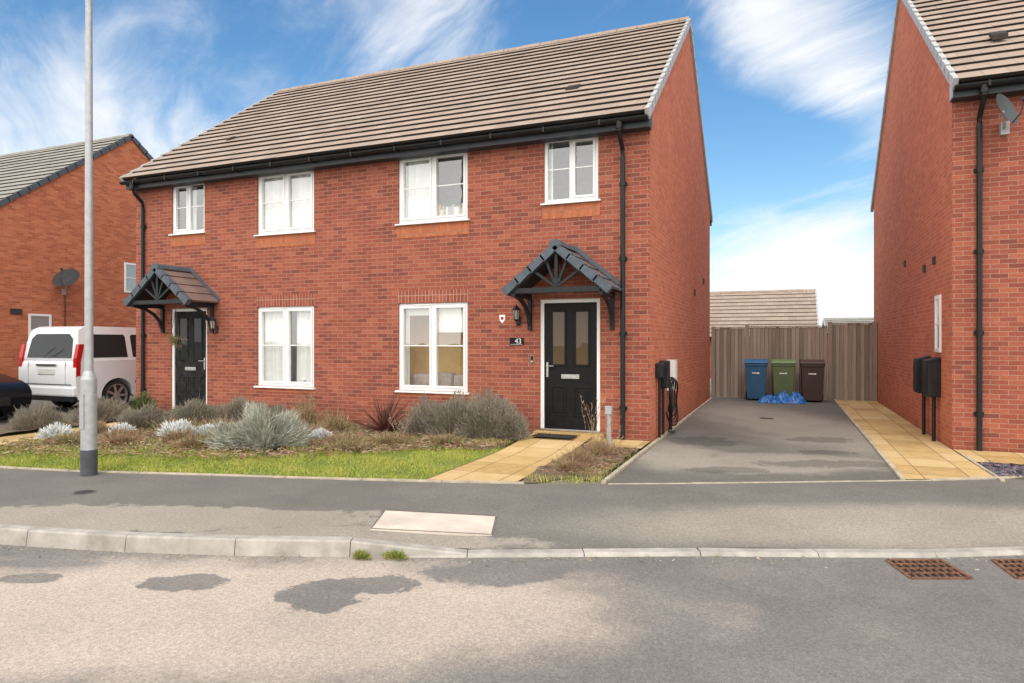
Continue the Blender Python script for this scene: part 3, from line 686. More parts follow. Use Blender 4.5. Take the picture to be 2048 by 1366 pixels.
# ------------------------------------------------------------------ fence
FB=(.15,19.62,0); F=thing('timber_fence',FB,'weathered close-board timber fence with posts behind the bins','fence')
def panel(x0,x1,zt,y):
    mb=MB(); x=math.ceil(x0/.098)*.098-.02-.098
    while x<x1-.02:
        xa=max(x,x0); xb=min(x+.092,x1); t=random.uniform(-.008,.008)
        if xb>xa+.01: mb.add([(xa,y,.03),(xb,y-.026,.03),(xb,y-.008,.03),(xa,y+.008,.03),(xa,y,zt+t),(xb,y-.026,zt+t),(xb,y-.008,zt+t),(xa,y+.008,zt+t)],[[3,2,1,0],[4,5,6,7],[0,1,5,4],[1,2,6,5],[2,3,7,6],[3,0,4,7]],m_fence)
        x+=.098
    mb.box(x0,x1,y+.012,y+.03,.03,zt-.03,m_dark)
    mb.box(x0,x1,y-.04,y+.03,0,.03,m_fence); mb.box(x0,x1,y-.045,y+.035,zt+.01,zt+.035,m_fence)
    mb.obj('panel',F,FB)
panel(-1.83,-1.02,1.93,19.62);panel(-.90,1.06,1.95,19.64);panel(1.18,2.2,2.02,19.66)
for x,z in ((-1.86,1.98),(-.96,2.03),(1.12,2.08),(2.17,2.08)):
    mb=MB(); mb.box(x-.05,x+.05,19.55,19.68,0,z,m_fence); mb.obj('post',F,FB,bevel=.005)
# ------------------------------------------------------------------ bins
def bin_(x,y,col,lid,label,rz):
    mB=M('bin_plastic',col,.45,var=.12,scale=5); mL=M('bin_lid_plastic',lid,.4,var=.12,scale=5)
    e=thing('wheelie_bin',(x,y,0),label,'wheelie bin',rz,'wheelie bins beside the fence')
    mb=MB(); v=[];sec=[(.05,.225,.25),(.45,.245,.28),(.9,.268,.31),(.92,.285,.325),(.98,.285,.325)]
    for z,a,b in sec: v+=[(-a,-b,z),(a,-b,z),(a,b*.95,z),(-a,b*.95,z)]
    f=[[0,3,2,1]]
    for k in range(len(sec)-1):
        for i in range(4): f.append([4*k+i,4*k+(i+1)%4,4*k+4+(i+1)%4,4*k+4+i])
    mb.add(v,f,mB); mb.obj('body',e,bevel=.012)
    mb=MB(); mb.ext([(-.345,.982),(.34,.982),(.34,1.06),(.1,1.09),(-.3,1.05),(-.355,1.01)],'yz',-.292,.292,mL); mb.obj('lid',e,bevel=.014)
    mb=MB(); mb.cyl((-.28,.37,1.0),(.28,.37,1.0),.018,.018,mL,10); mb.obj('handle',e)
    for s in (-1,1):
        mb=MB(); mb.cyl((s*.27,.24,.1),(s*.22,.24,.1),.1,.1,m_rubber,20); mb.obj('wheel',e,smooth=True)
    mb=MB(); mb.box(-.10,.02,-.312,-.302,.72,.745,m_white); mb.box(.03,.08,-.312,-.302,.715,.75,m_white); mb.obj('emblem',e)
bin_(-.70,18.95,(.015,.08,.17),(.012,.12,.28),'blue wheelie bin standing against the fence',.03)
bin_(-.015,18.98,(.09,.13,.055),(.15,.24,.09),'green wheelie bin standing against the fence',-.02)
bin_(.66,18.95,(.05,.025,.022),(.07,.032,.03),'dark brown wheelie bin standing against the fence',.02)
def blob(name,c,rx,ry,rz,mat,label,cat_,seed=1):
    import bmesh
    from mathutils import noise as mn
    bm=bmesh.new(); bmesh.ops.create_grid(bm,x_segments=70,y_segments=50,size=1)
    for v in bm.verts:
        p=v.co.copy(); r=math.hypot(p.x,p.y); a=math.atan2(p.y,p.x); lim=.8+.3*mn.noise(Vector((math.cos(a)*1.6,math.sin(a)*1.6,seed)))
        q=Vector((p.x*1.7+seed,p.y*1.7,0)); ridge=1-abs(mn.noise(q*1.5))*2.6; fine=1-abs(mn.noise(q*4.2))*2.4
        fall=max(0,1-(r/lim)**3)
        z=max(0,(.45+.6*ridge+.3*fine)*fall)
        k=min(1,lim/max(r,1e-4)) if r>lim else 1
        v.co=Vector((p.x*rx*k,p.y*ry*k,z*rz+.006))
    me=bpy.data.meshes.new(name); bm.to_mesh(me); me.materials.append(mat); me.polygons.foreach_set('use_smooth',[True]*len(me.polygons))
    o=bpy.data.objects.new(name,me); scene.collection.objects.link(o); o.location=c; fin(o,label,cat_); return o
m_bag=M('blue_woven_plastic',(.015,.13,.42),.4,var=.6,scale=14,bmp=.01,bscale=20)
blob('crumpled_bag',(.12,18.28,.0),.56,.28,.25,m_bag,'crumpled blue plastic bag lying before the bins','bag',1)
blob('crumpled_bag',(-.38,18.2,.0),.38,.22,.15,m_bag,'small crumpled blue plastic bag lying before the bins','bag',5)
# ------------------------------------------------------------------ lamp post
lp=W(-4.94,7.80); e=thing('street_lamp',(*lp,0),'tall galvanised steel lamp post at the pavement edge','street lamp')
mb=MB(); mb.cyl((0,0,-.05),(0,0,.30),.088,.088,m_galvb,24); mb.cyl((0,0,.30),(0,0,1.12),.085,.083,m_galv,24); mb.cyl((0,0,1.12),(0,0,1.22),.083,.047,m_galv,24); mb.box(-.035,.035,-.092,-.07,.55,.95,m_galv); mb.obj('base',e,smooth=True)
mb=MB(); mb.cyl((0,0,1.2),(0,0,6.2),.046,.034,m_galv,20); mb.obj('column',e,smooth=True)
mb=MB(); mb.cyl((0,0,6.2),(0,-.35,6.28),.022,.022,m_galv,12); mb.ext([(-.95,6.25),(-.3,6.25),(-.3,6.33),(-.6,6.36),(-.95,6.29)],'yz',-.12,.12,m_galv); mb.obj('lamp_head',e,bevel=.01)
# ------------------------------------------------------------------ vehicles
def wheel(parent,x,y,r,w,side,name='wheel'):
    mb=MB(); pr=[(r-.06,-w/2),(r-.015,-w/2),(r,-w/2+.03),(r,w/2-.03),(r-.015,w/2),(r-.06,w/2)]; n=36; v=[];f=[]
    for rr,o in pr:
        for i in range(n):
            t=2*math.pi*i/n; v.append((x+rr*math.cos(t),y+o,r+rr*math.sin(t)))
    for k in range(len(pr)-1):
        for i in range(n): f.append([k*n+i,k*n+(i+1)%n,(k+1)*n+(i+1)%n,(k+1)*n+i])
    mb.add(v,f,m_rubber); o=mb.obj(name,parent,smooth=True)
    mb=MB(); yo=y+side*(w/2-.02); R2=r-.065
    mb.cyl((x,yo-side*.06,r),(x,yo-side*.055,r),R2,R2,m_dark,32)
    n=32
    v=[];
    for rr in (R2+.008,R2-.022):
        for dy in (-.05,0.005):
            for i in range(n): t=2*math.pi*i/n; v.append((x+rr*math.cos(t),yo+side*dy,r+rr*math.sin(t)))
    f=[]
    for (a,b) in ((0,1),(1,3),(3,2)):
        for i in range(n): f.append([a*n+i,a*n+(i+1)%n,b*n+(i+1)%n,b*n+i])
    mb.add(v,f,m_alloy)
    for k in range(7):
        t=2*math.pi*k/7; mb.obox((x,yo-side*.01,r),(x+(R2-.012)*math.cos(t),yo-side*.012,r+(R2-.012)*math.sin(t)),.05,.03,m_alloy,(0,1,0))
    mb.cyl((x,yo-side*.03,r),(x,yo+side*.01,r),.05,.045,m_alloy,16); mb.obj('rim',o)
def arch(cx,r,zb,n=14):
    a0=math.asin(min(1,(zb-.33)/r)); out=[]
    for i in range(n+1):
        t=math.pi-a0-(math.pi-2*a0)*i/n; out.append((cx+r*math.cos(t),.33+r*math.sin(t)))
    return out
V=thing('parked_van',(-15.05,9.75,0),'white panel van parked on the tarmac drive, rear showing','van',math.pi/2)
hwL=.95
prof=[(0.03,.42),(.04,.30)]+arch(.98,.40,.28)+arch(4.0,.40,.28)+[(4.62,.30),(4.76,.42),(4.78,.65),(4.70,.86),(4.45,1.02),(3.85,1.14),(0.03,1.14),(0.0,.95),(.0,.7)]
mb=MB(); mb.ext(prof,'xz',-hwL,hwL,m_van)
V_body=mb.obj('body',V,bevel=.07,smooth=True); V_body.modifiers[0].segments=4
wv=lambda z,s: s*(hwL-.015-(z-1.13)*.22)
up=[(0.035,1.08),(3.87,1.10),(3.05,1.80),(2.75,1.88),(.36,1.90),(.17,1.82)]
mb=MB(); mb.ext(up,'xz',0,0,m_van,w=wv); cb_=mb.obj('cabin',V,bevel=.11,smooth=True); cb_.modifiers[0].segments=4
def sidepan(poly,s,mat,off=.004):
    mb=MB(); mb.face([(x,wv(z,s)+s*off,z) for x,z in poly],mat); mb.obj('side_window',V)
for s in (-1,1):
    sidepan([(.30,1.20),(1.25,1.20),(1.25,1.66),(1.22,1.72),(.42,1.72),(.34,1.66)],s,m_glassd); sidepan([(1.38,1.20),(2.35,1.20),(2.35,1.72),(1.42,1.72),(1.38,1.68)],s,m_glassd); sidepan([(2.5,1.20),(3.5,1.20),(3.1,1.62),(2.95,1.72),(2.5,1.72)],s,m_glassd)
xr=lambda z:.035+(z-1.08)*.1825-.012
mb=MB(); mb.face([(xr(1.20),-.74,1.20),(xr(1.20),.74,1.20),(xr(1.62),.68,1.62),(xr(1.73),.54,1.73),(xr(1.73),-.54,1.73),(xr(1.62),-.68,1.62)][::-1],m_glassd); mb.obj('rear_window',V)
mb=MB(); mb.face([(3.80,-.75,1.17),(3.80,.75,1.17),(3.12,.70,1.76),(3.12,-.70,1.76)],m_glassd)
mb.obj('windscreen',V)
mb=MB()
for s in (-1,1):
    mb.box(1.42,3.55,s*hwL-.008,s*hwL+.008,.60,.66,m_black)
    for x in (1.45,2.5): mb.box(x-.006,x+.006,s*(hwL-.002)-.004,s*(hwL-.002)+.004,.36,1.1,m_dark)
mb.box(-.02,.1,-.93,.93,.26,.36,m_black); mb.box(-.006,.01,-.8,.8,.615,.63,m_dark)
mb.box(-.006,.01,-.62,-.61,.63,1.12,m_galv);mb.box(-.006,.01,.61,.62,.63,1.12,m_galv)
mb.obj('trim',V)
mb=MB(); mb.box(-.045,.12,-.94,.94,.36,.58,m_van); mb.obj('bumper',V,bevel=.04)
for s in (-1,1):
    mb=MB(); mb.ext([(.004,.80),(.10,.82),(.11,1.15),(.19,1.50),(.07,1.50),(.01,1.2)],'xz',s*.956 if s<0 else .85,-.85 if s<0 else .956,m_redl); mb.obj('tail_light',V,bevel=.015)
mb=MB(); mb.box(-.02,-.002,-.27,.27,.84,.96,m_plate); mb.obj('number_plate',V,bevel=.003)
mb=MB(); mb.box(-.02,.0,-.33,.33,1.02,1.07,m_chrome); mb.obj('tailgate_handle',V,bevel=.005)
mb=MB(); mb.tube([(-.03,0,1.24),(-.035,-.2,1.36),(-.02,-.3,1.42)],.01,m_black,6); mb.obj('rear_wiper',V)
for x in (.98,4.0):
    for s in (-1,1): wheel(V,x,s*.83,.33,.21,s)
for s in (-1,1):
    mb=MB(); mb.box(3.2,3.32,s*1.02-.08,s*1.02+.08,1.15,1.35,m_black); mb.obj('wing_mirror',V,bevel=.02)
C=thing('parked_car',(-17.70,8.15,0),'black hatchback parked on the tarmac by the white van','car',-.12)
hwC=.86
prof=[(0.05,.5),(.1,.28)]+arch(.75,.37,.24)+arch(3.28,.37,.24)+[(3.9,.24),(4.03,.38),(4.05,.58),(3.95,.70),(3.7,.78),(2.95,.90),(.1,.95),(0.0,.75)]
mb=MB(); mb.ext(prof,'xz',-hwC,hwC,m_navy); bo=mb.obj('body',C,bevel=.10,smooth=True); bo.modifiers[0].segments=4
wc=lambda z,s: s*(hwC-.04-(z-.90)*.30)
mb=MB(); mb.ext([(.06,.90),(2.95,.89),(2.15,1.40),(1.8,1.46),(.7,1.45),(.35,1.38)],'xz',0,0,m_navy,w=wc); mb.obj('cabin',C,bevel=.06,smooth=True)
for s in (-1,1):
    mb=MB(); mb.face([(x,wc(z,s)+s*.004,z) for x,z in [(.35,.97),(2.62,.97),(2.1,1.32),(1.8,1.38),(.75,1.37),(.5,1.3)]],m_glassd); mb.obj('side_window',C)
mb=MB(); mb.face([(2.89,-.68,.965),(2.89,.68,.965),(2.2,.6,1.39),(2.2,-.6,1.39)],m_glassd); mb.obj('windscreen',C)
for s in (-1,1):
    mb=MB(); mb.ext([(3.58,.60),(3.99,.54),(3.97,.66),(3.68,.76)],'xz',*(sorted((s*.868,s*.6))),m_clear); mb.obj('headlight',C,bevel=.02)
mb=MB(); mb.box(4.0,4.06,-.5,.5,.34,.50,m_black); mb.obj('grille',C,bevel=.01)
for x in (.75,3.28):
    for s in (-1,1): wheel(C,x,s*.75,.31,.19,s)
# ------------------------------------------------------------------ wall fittings
def lantern(x,z,lab):
    y=HY0; b=(x,y,z); e=thing('wall_lantern',b,lab,'wall lamp',group='black lanterns on the brick front wall')
    mb=MB(); mb.box(x-.03,x+.03,y-.015,y-.001,z-.12,z+.02,m_black); mb.tube([(x,y-.01,z-.1),(x,y-.07,z-.14),(x,y-.12,z-.1),(x,y-.12,z-.05)],.009,m_black)
    mb.cyl((x,y-.12,z-.06),(x,y-.12,z-.03),.02,.05,m_black,6); mb.cyl((x,y-.12,z+.12),(x,y-.12,z+.19),.075,.02,m_black,6); mb.cyl((x,y-.12,z+.19),(x,y-.12,z+.22),.01,.006,m_black,6)
    for i in range(6):
        t=math.pi*2*i/6+.2; mb.obox((x+.045*math.cos(t),y-.12+.045*math.sin(t),z-.03),(x+.062*math.cos(t),y-.12+.062*math.sin(t),z+.12),.007,.007,m_black)
    mb.obj('lamp_bracket',e,b); mb=MB(); mb.cyl((x,y-.12,z-.028),(x,y-.12,z+.118),.042,.058,m_lens,6); mb.obj('lamp_glass',e,b)
lantern(-4.03,1.95,'black traditional wall lantern beside the front door'); lantern(-10.55,1.85,'black traditional wall lantern beside the front door')
b=(-4.07,HY0,1.56)
e=thing('house_number_sign',b,'dark slate sign with the white number 43 on brick','sign')
mb=MB(); mb.box(-4.19,-3.95,HY0-.015,HY0-.002,1.50,1.62,m_door); mb.box(-4.17,-3.97,HY0-.017,HY0-.0155,1.512,1.517,m_white); mb.obj('plaque',e,b,bevel=.002)
def text(s,size,loc,mat,parent,name):
    cu=bpy.data.curves.new(name,'FONT'); cu.body=s; cu.size=size; cu.align_x='CENTER'; cu.extrude=.0015
    t=bpy.data.objects.new(name+'_tmp',cu); scene.collection.objects.link(t); bpy.context.view_layer.update()
    me=bpy.data.meshes.new_from_object(t); bpy.data.objects.remove(t); me.materials.clear(); me.materials.append(mat)
    o=bpy.data.objects.new(name,me); scene.collection.objects.link(o); o.parent=parent; o.location=loc; o.rotation_euler=(math.pi/2,0,0); return o
text('43',.12,(.03,-.018,-.033),m_white,e,'number')
b=(-3.80,HY0,1.27); mb=MB(); mb.box(-3.825,-3.775,HY0-.022,HY0-.002,1.2,1.33,m_black); mb.cyl((-3.80,HY0-.022,1.235),(-3.80,HY0-.026,1.235),.018,.018,m_chrome,16); ring(mb,-3.828,-3.772,1.197,1.333,.005,HY0-.023,HY0-.003,m_chrome)
fin(mb.obj('doorbell',None,b,bevel=.003),'black doorbell camera by the front door frame','doorbell')
b=(-4.33,HY0,1.93); e=thing('alarm_sign',b,'small white sign with red emblem on the brick wall','sign')
mb=MB(); mb.ext([(-4.38,2.0),(-4.28,2.0),(-4.28,1.92),(-4.33,1.86),(-4.38,1.92)],'xz',HY0-.006,HY0-.001,m_white); mb.obj('plate',e,b)
mb=MB(); mb.cyl((-4.33,HY0-.009,1.945),(-4.33,HY0-.0065,1.945),.027,.027,m_redl,16); mb.obj('emblem',e,b)
X=HX1
b=(X,11.2,0); e=thing('car_charger',b,'black car charging unit with coiled cable on the gable wall','car charger')
mb=MB(); mb.box(X+.002,X+.12,10.62,10.84,.98,1.22,m_black); mb.box(X+.002,X+.15,10.98,11.20,.80,1.25,m_black); mb.obj('charging_unit',e,b,bevel=.02)
mb=MB()
for yy,xx in ((10.74,.05),(11.1,.05)): mb.cyl((X+xx,yy,.0),(X+xx,yy,.98 if yy<11 else .80),.022,.022,m_black,12)
random.seed(8)
for k in range(5):
    y0=11.38+random.uniform(-.05,.05); pts=[]
    for i in range(25):
        t=i/24*2*math.pi; pts.append((X+.14+.03*k*.5+.02*math.sin(t*3),y0+.26*math.sin(t)*(1+.1*k),.66+.30*math.cos(t)*(1+.06*k)-.08*k*.4))
    mb.tube(pts,.012,m_black,6)
mb.tube([(X+.1,11.1,.4),(X+.14,11.2,.2),(X+.1,11.35,.05),(X+.16,11.5,.03)],.014,m_black,6)
mb.obj('cable',e,b,smooth=True)
b=(X,11.9,0); mb=MB(); mb.box(X+.002,X+.14,11.74,12.02,.70,1.24,m_sill); mb.box(X+.14,X+.147,11.76,12.0,.73,1.21,m_sill); mb.cyl((X+.06,11.8,0),(X+.06,11.8,.70),.03,.03,m_black,12)
fin(mb.obj('meter_box',None,b,bevel=.006),'white utility meter box on the gable wall','meter box')
for y,z in ((15.5,2.6),(17.3,3.0)):
    mb=MB(); mb.box(X+.001,X+.03,y,y+.14,z,z+.14,m_dark); mb.obj('wall_vent',H,HB)
b=(-2.37,9.55,.05); mb=MB(); mb.cyl((-2.37,9.55,.05),(-2.37,9.55,.52),.036,.034,m_galv,14); mb.box(-2.42,-2.32,9.50,9.60,.50,.62,m_galv)
fin(mb.obj('service_post',None,b,bevel=.004),'short grey service post beside the front path','post')
e=thing('hanging_basket',(-10.95,9.55,1.6),'small hanging basket of trailing plants under the canopy','hanging basket')
b=(-10.95,9.55,1.6)
mb=MB(); mb.cyl((-10.95,9.55,1.52),(-10.95,9.55,1.60),.05,.10,m_dark,14)
for t in (0,2.1,4.2): mb.tube([(-10.95+.1*math.cos(t),9.55+.1*math.sin(t),1.60),(-10.95,9.55,2.2)],.004,m_dark,5)
mb.obj('basket',e,b)
BASK=e
# ------------------------------------------------------------------ ground furniture
def quadpt(c,u,v):
    return np.array(c[0])*(1-u)*(1-v)+np.array(c[1])*u*(1-v)+np.array(c[2])*u*v+np.array(c[3])*(1-u)*v
def proj(px,py,zf):
    z=0.
    for _ in range(6):
        d=FP*(CAMH-z)/(py-683); l=(px-1024)/FP*d; z=zf(l,d)
    return l,d,z
cs=[proj(px,py,pav_z) for px,py in ((741,1060),(984,1072),(993,1034),(770,1022))]
cw=[(*W(l,d),z) for l,d,z in cs]; cc=np.mean(cw,axis=0); b=tuple(cc)
mb=MB(); V8=[(x,y,z-.03) for x,y,z in cw]+[(x,y,z+.010) for x,y,z in cw]
mb.add(V8,[[3,2,1,0],[4,5,6,7],[0,1,5,4],[1,2,6,5],[2,3,7,6],[3,0,4,7]],m_cover)
c=[np.array(p)+np.array((0,0,.0115)) for p in cw]
def patch(u0,u1,v0,v1,m,dz=0): mb.face([tuple(quadpt(c,u,v)+np.array((0,0,dz))) for u,v in ((u0,v0),(u1,v0),(u1,v1),(u0,v1))],m)
patch(.47,.52,.42,.58,m_iron,.002)
for a in ((0,1,0,.025),(0,1,.975,1),(0,.008,.03,.97),(.992,1,.03,.97)): patch(*a,m_iron,.001)
fin(mb.obj('service_cover',None,b,bevel=.003),'cream concrete service chamber cover set in the pavement','service cover')
def grate(cx,label):
    cs=[proj(px+cx,py,lambda l,d:-.12) for px,py in ((1822,1158),(1943,1158),(1882,1122),(1774,1122))]
    c=[np.array((*W(l,d),-.114)) for l,d,z in cs]; b=tuple(np.mean(c,axis=0)); mb=MB()
    def bar(u0,v0,u1,v1,w,m=m_rust,z=0.):
        p=quadpt(c,u0,v0);q=quadpt(c,u1,v1); mb.obox(tuple(p+np.array((0,0,z))),tuple(q+np.array((0,0,z))),w,.012,m)
    mb.face([tuple(p-np.array((0,0,.002))) for p in c],m_void)
    bar(0,0,1,0,.025);bar(1,0,1,1,.025);bar(1,1,0,1,.025);bar(0,1,0,0,.025)
    for k in range(1,8): bar(k/8,0,k/8,1,.010,z=.001)
    for k in range(1,4): bar(0,k/4,1,k/4,.010,z=.003)
    fin(mb.obj('drain_grate',None,b),label,'drain grate','rusty drain grates along the kerb')
grate(0,'rusty iron drain grate in the road beside the kerb'); grate(212,'rusty iron drain grate in the road beside the kerb')
l,d,z=proj(168,985,pav_z); b=(*W(l,d),z); mb=MB(); mb.cyl((b[0],b[1],z-.02),(b[0],b[1],z+.005),.11,.11,m_iron,28); mb.cyl((b[0],b[1],z+.005),(b[0],b[1],z+.007),.085,.085,m_dark,28)
fin(mb.obj('small_manhole_cover',None,b),'small round iron cover in the pavement by the lamp post','manhole cover')
l,d,z=proj(1533,837,lambda l,d:.003); b=(*W(l,d),z); mb=MB(); mb.box(b[0]-.13,b[0]+.13,b[1]-.12,b[1]+.12,-.02,.008,m_iron)
for k in range(6): mb.box(b[0]-.11,b[0]+.11,b[1]-.11+k*.038,b[1]-.10+k*.038,.0081,.010,m_dark)
fin(mb.obj('drain_grate',None,b),'small square iron drain cover in the tarmac driveway','drain grate')
# ------------------------------------------------------------------ vegetation
def blades(name,P0,P1,wd,mats,midx,taper=.25):
    n=len(P0); D=P1-P0; D/= (np.linalg.norm(D,axis=1,keepdims=True)+1e-9)
    r=rng.normal(size=(n,3)); S=np.cross(D,r); S/= (np.linalg.norm(S,axis=1,keepdims=True)+1e-9)
    w=np.asarray(wd).reshape(-1,1)*np.ones((n,1))/2
    V=np.empty((n,4,3)); V[:,0]=P0-S*w; V[:,1]=P0+S*w; V[:,2]=P1+S*w*taper; V[:,3]=P1-S*w*taper
    me=bpy.data.meshes.new(name); me.vertices.add(n*4); me.vertices.foreach_set('co',V.reshape(-1))
    me.loops.add(n*4); me.loops.foreach_set('vertex_index',np.arange(n*4,dtype=np.int32))
    me.polygons.add(n); me.polygons.foreach_set('loop_start',np.arange(0,n*4,4,dtype=np.int32)); me.polygons.foreach_set('loop_total',np.full(n,4,dtype=np.int32))
    for m in mats: me.materials.append(m)
    me.polygons.foreach_set('material_index',np.asarray(midx,dtype=np.int32)); me.update(); me.validate()
    o=bpy.data.objects.new(name,me); scene.collection.objects.link(o); return o
def shrub(name,x,y,rx,ry,h,n,mats,probs,label,leaf=.07,w=.010,up=.5,inner=.45,z=.05,spiky=0.,lump=.25,cat_='shrub',group=None):
    th=rng.uniform(0,2*np.pi,n); cz=rng.uniform(0,1,n)**.8; ph=np.sqrt(1-cz**2)
    dirs=np.stack([np.cos(th)*ph,np.sin(th)*ph,cz],1)
    k=rng.integers(0,9999)
    lum=1+lump*(np.sin(dirs[:,0]*5+k)*np.cos(dirs[:,1]*6+k*.7)+.5*np.sin(dirs[:,2]*9+dirs[:,0]*8+k))*.6
    rad=(inner+(1-inner)*rng.uniform(0,1,n)**.5)*lum
    S=np.array([rx,ry,h]); P0=dirs*S*rad[:,None]
    d2=dirs*np.array([1,1,1.])+np.array([0,0,up])+rng.normal(size=(n,3))*.35; d2/=np.linalg.norm(d2,axis=1,keepdims=True)
    L=leaf*rng.uniform(.5,1.4,n)*(1+spiky*(rng.uniform(0,1,n)>.93)*2.5)
    P1=P0+d2*L[:,None]; P0[:,2]=np.maximum(P0[:,2],.0); P1[:,2]=np.maximum(P1[:,2],.01)
    mi=rng.choice(len(mats),n,p=probs)
    o=blades(name,P0,P1,w*rng.uniform(.6,1.3,n),mats,mi); o.location=(x,y,z); fin(o,label,cat_,group); return o
LV='grey lavender bushes in the planting bed'
def lav(x,y,rx,ry,h,n=10000,pr=(.45,.30,.25)): shrub('lavender_bush',x,y,rx,ry,h,n,m_lav,list(pr),'rounded grey-brown winter lavender bush in the bed',.055,.008,.6,.35,spiky=.5,group=LV,lump=.3)
lav(-5.40,9.62,.42,.38,.50); lav(-4.85,9.5,.52,.45,.58,12000); lav(-4.28,9.5,.48,.45,.66,12000); lav(-3.92,9.5,.28,.28,.46,5000)
lav(-9.25,9.45,.48,.4,.40); lav(-9.95,9.1,.48,.4,.38); lav(-10.35,8.4,.42,.4,.32); lav(-12.1,7.7,.42,.4,.32,8000); lav(-12.15,8.9,.42,.5,.36)
lav(-8.7,9.75,.35,.3,.28,6000)
shrub('silver_santolina',-6.90,7.55,.52,.44,.42,17000,m_sil,[.36,.34,.30],'silver-grey cotton lavender mound spilling onto the lawn',.085,.009,.3,.2,spiky=.4,lump=.7,group='silver santolina mounds in the bed')
shrub('silver_santolina',-7.38,7.45,.32,.32,.24,7000,m_sil,[.25,.40,.35],'low silver-grey cotton lavender mound by the lawn edge',.085,.009,.3,.2,spiky=.5,lump=.7,group='silver santolina mounds in the bed')
for (x,y,r) in ((-10.5,6.95,.20),(-9.9,7.6,.15),(-8.85,7.75,.26),(-8.55,8.05,.14),(-6.6,8.4,.12)):
    shrub('dusty_miller_plant',x,y,r,r,r*.85,1500,m_wht,[.65,.35],'white felted dusty miller plant in the bed',.07,.022,.6,.3,group='dusty miller plants in the bed',cat_='plant')
n=170; th=rng.uniform(0,2*np.pi,n); el=rng.uniform(.15,1.45,n); L=rng.uniform(.42,.68,n)
D=np.stack([np.cos(th)*np.cos(el),np.sin(th)*np.cos(el),np.sin(el)],1); P0=D*.03; P1=D*L[:,None]
P1[:,1]=np.minimum(P1[:,1],.5)
o=blades('cordyline',P0,P1,.034,m_cord,rng.integers(0,2,n),.1); o.location=(-6.2,9.55,.06); fin(o,'spiky bronze cordyline by the brick wall','plant')
DR='dried perennials in the planting bed'
dp=[(-6.0,8.15,.42,.10),(-5.4,8.45,.35,.08),(-8.0,7.9,.4,.14),(-8.3,9.0,.45,.2),(-7.6,8.9,.42,.18),(-9.5,7.3,.35,.10),(-9.9,6.75,.3,.08),(-7.0,9.3,.35,.28),(-10.5,7.6,.28,.15),(-12.2,6.6,.4,.18),(-8.9,8.6,.4,.16),(-7.9,9.7,.3,.45),(-6.9,8.6,.35,.14),(-4.7,8.8,.3,.07),(-9.4,8.2,.35,.18),(-7.9,7.2,.3,.08),(-5.7,7.9,.3,.07),(-9.1,7.0,.3,.08),(-8.5,7.5,.3,.10)]
for x,y,r,h in dp:
    k=rng.integers(0,3); pr=[[.45,.15,.1,.3],[.3,.15,.2,.35],[.35,.3,.15,.2]][k]
    shrub('dried_plant',x,y,r,r*.8,h,1700,m_dry,pr,'low brown dried perennial clump in the bed',.06,.009,.4,.05,spiky=.5,lump=.7,group=DR,cat_='plant')
for x,y,r,h in ((-2.38,8.05,.26,.09),(-2.28,8.6,.25,.14),(-2.4,9.05,.22,.08),(-2.35,7.6,.22,.05)):
    shrub('heather_plant',x,y,r,r,h,1300,m_dry,[.42,.33,.05,.2],'straggly brown heather clump between path and driveway',.05,.006,.5,.05,spiky=.8,lump=.7,group='heather clumps beside the path',cat_='plant')
def stems(x,y,n,h,sp,label):
    pts0=[];pts1=[]
    for i in range(n):
        p=np.array([rng.normal()*.05,rng.normal()*.05,0.]); d=np.array([rng.normal()*sp,rng.normal()*sp,1.]); d/=np.linalg.norm(d); hh=h*rng.uniform(.5,1.05); s=hh/7
        for k in range(7):
            q=p+d*s; pts0.append(p);pts1.append(q)
            if k>2:
                for _ in range(2):
                    a=rng.normal(size=3)*.5+d; pts0.append(q);pts1.append(q+a/np.linalg.norm(a)*.04)
            p=q; d=d+rng.normal(size=3)*.08+np.array([0,0,-.01]); d/=np.linalg.norm(d)
    P0=np.array(pts0);P1=np.array(pts1)
    o=blades('dry_stems',P0,P1,.006,m_dry[:3],rng.choice(3,len(P0),p=[.5,.1,.4]),.8); o.location=(x,y,.05); fin(o,label,'plant')
stems(-2.55,9.25,12,.80,.22,'tall thin dried flower stems beside the front door'); stems(-2.2,8.9,9,.40,.4,'thin dried flower stems beside the path')
stems(-7.9,9.6,18,.75,.2,'tall thin dried flower stems against the brick wall')
stems(-6.7,8.0,14,.45,.5,'thin dried flower stems in the bed')
stems(-5.6,9.1,10,.5,.4,'thin dried flower stems in the bed')
n=260; P0=rng.normal(size=(n,3))*np.array([.06,.06,.045]); P1=P0+rng.normal(size=(n,3))*.03+np.array([0,0,-.04])
o=blades('trailing_foliage',P0,P1,.014,[m_shr[0],m_dry[3],m_dry[1]],rng.integers(0,3,n)); o.parent=BASK
shrub('small_shrub',-12.0,9.7,.25,.2,.45,3000,m_shr,[.6,.4],'small green shrub by the house corner',.05,.014,.5,.2)
def grass(name,xa,xb,yf,yb,n,hmin,hmax,ym=0.):
    x=rng.uniform(xa,xb,n); ya=np.array([yf(v) for v in x]); yb_=np.array([yb(v) for v in x]); y=ya+(yb_-ya)*rng.uniform(0,1,n)
    pat=np.sin(x*3.1+y*2.2)*np.sin(y*4.3-x*1.7)+.5*np.sin(x*9+y*7)
    ok=rng.uniform(-1.9,1.,n)<pat+.8; x=x[ok];y=y[ok];pat=pat[ok]; n=len(x)
    h=rng.uniform(hmin,hmax,n)*(1+.3*pat); P0=np.stack([x,y,np.full(n,.0)],1); P1=P0+np.stack([rng.normal(size=n)*.018,rng.normal(size=n)*.018,h],1)
    r=rng.uniform(0,1,n)+.25*pat+ym; mi=np.where(r<.18,2,np.where(r<.68,0,1))
    o=blades(name,P0,P1,rng.uniform(.005,.010,n),[m_g1,m_g2,m_g3],mi,.15); o['kind']='stuff'; return o
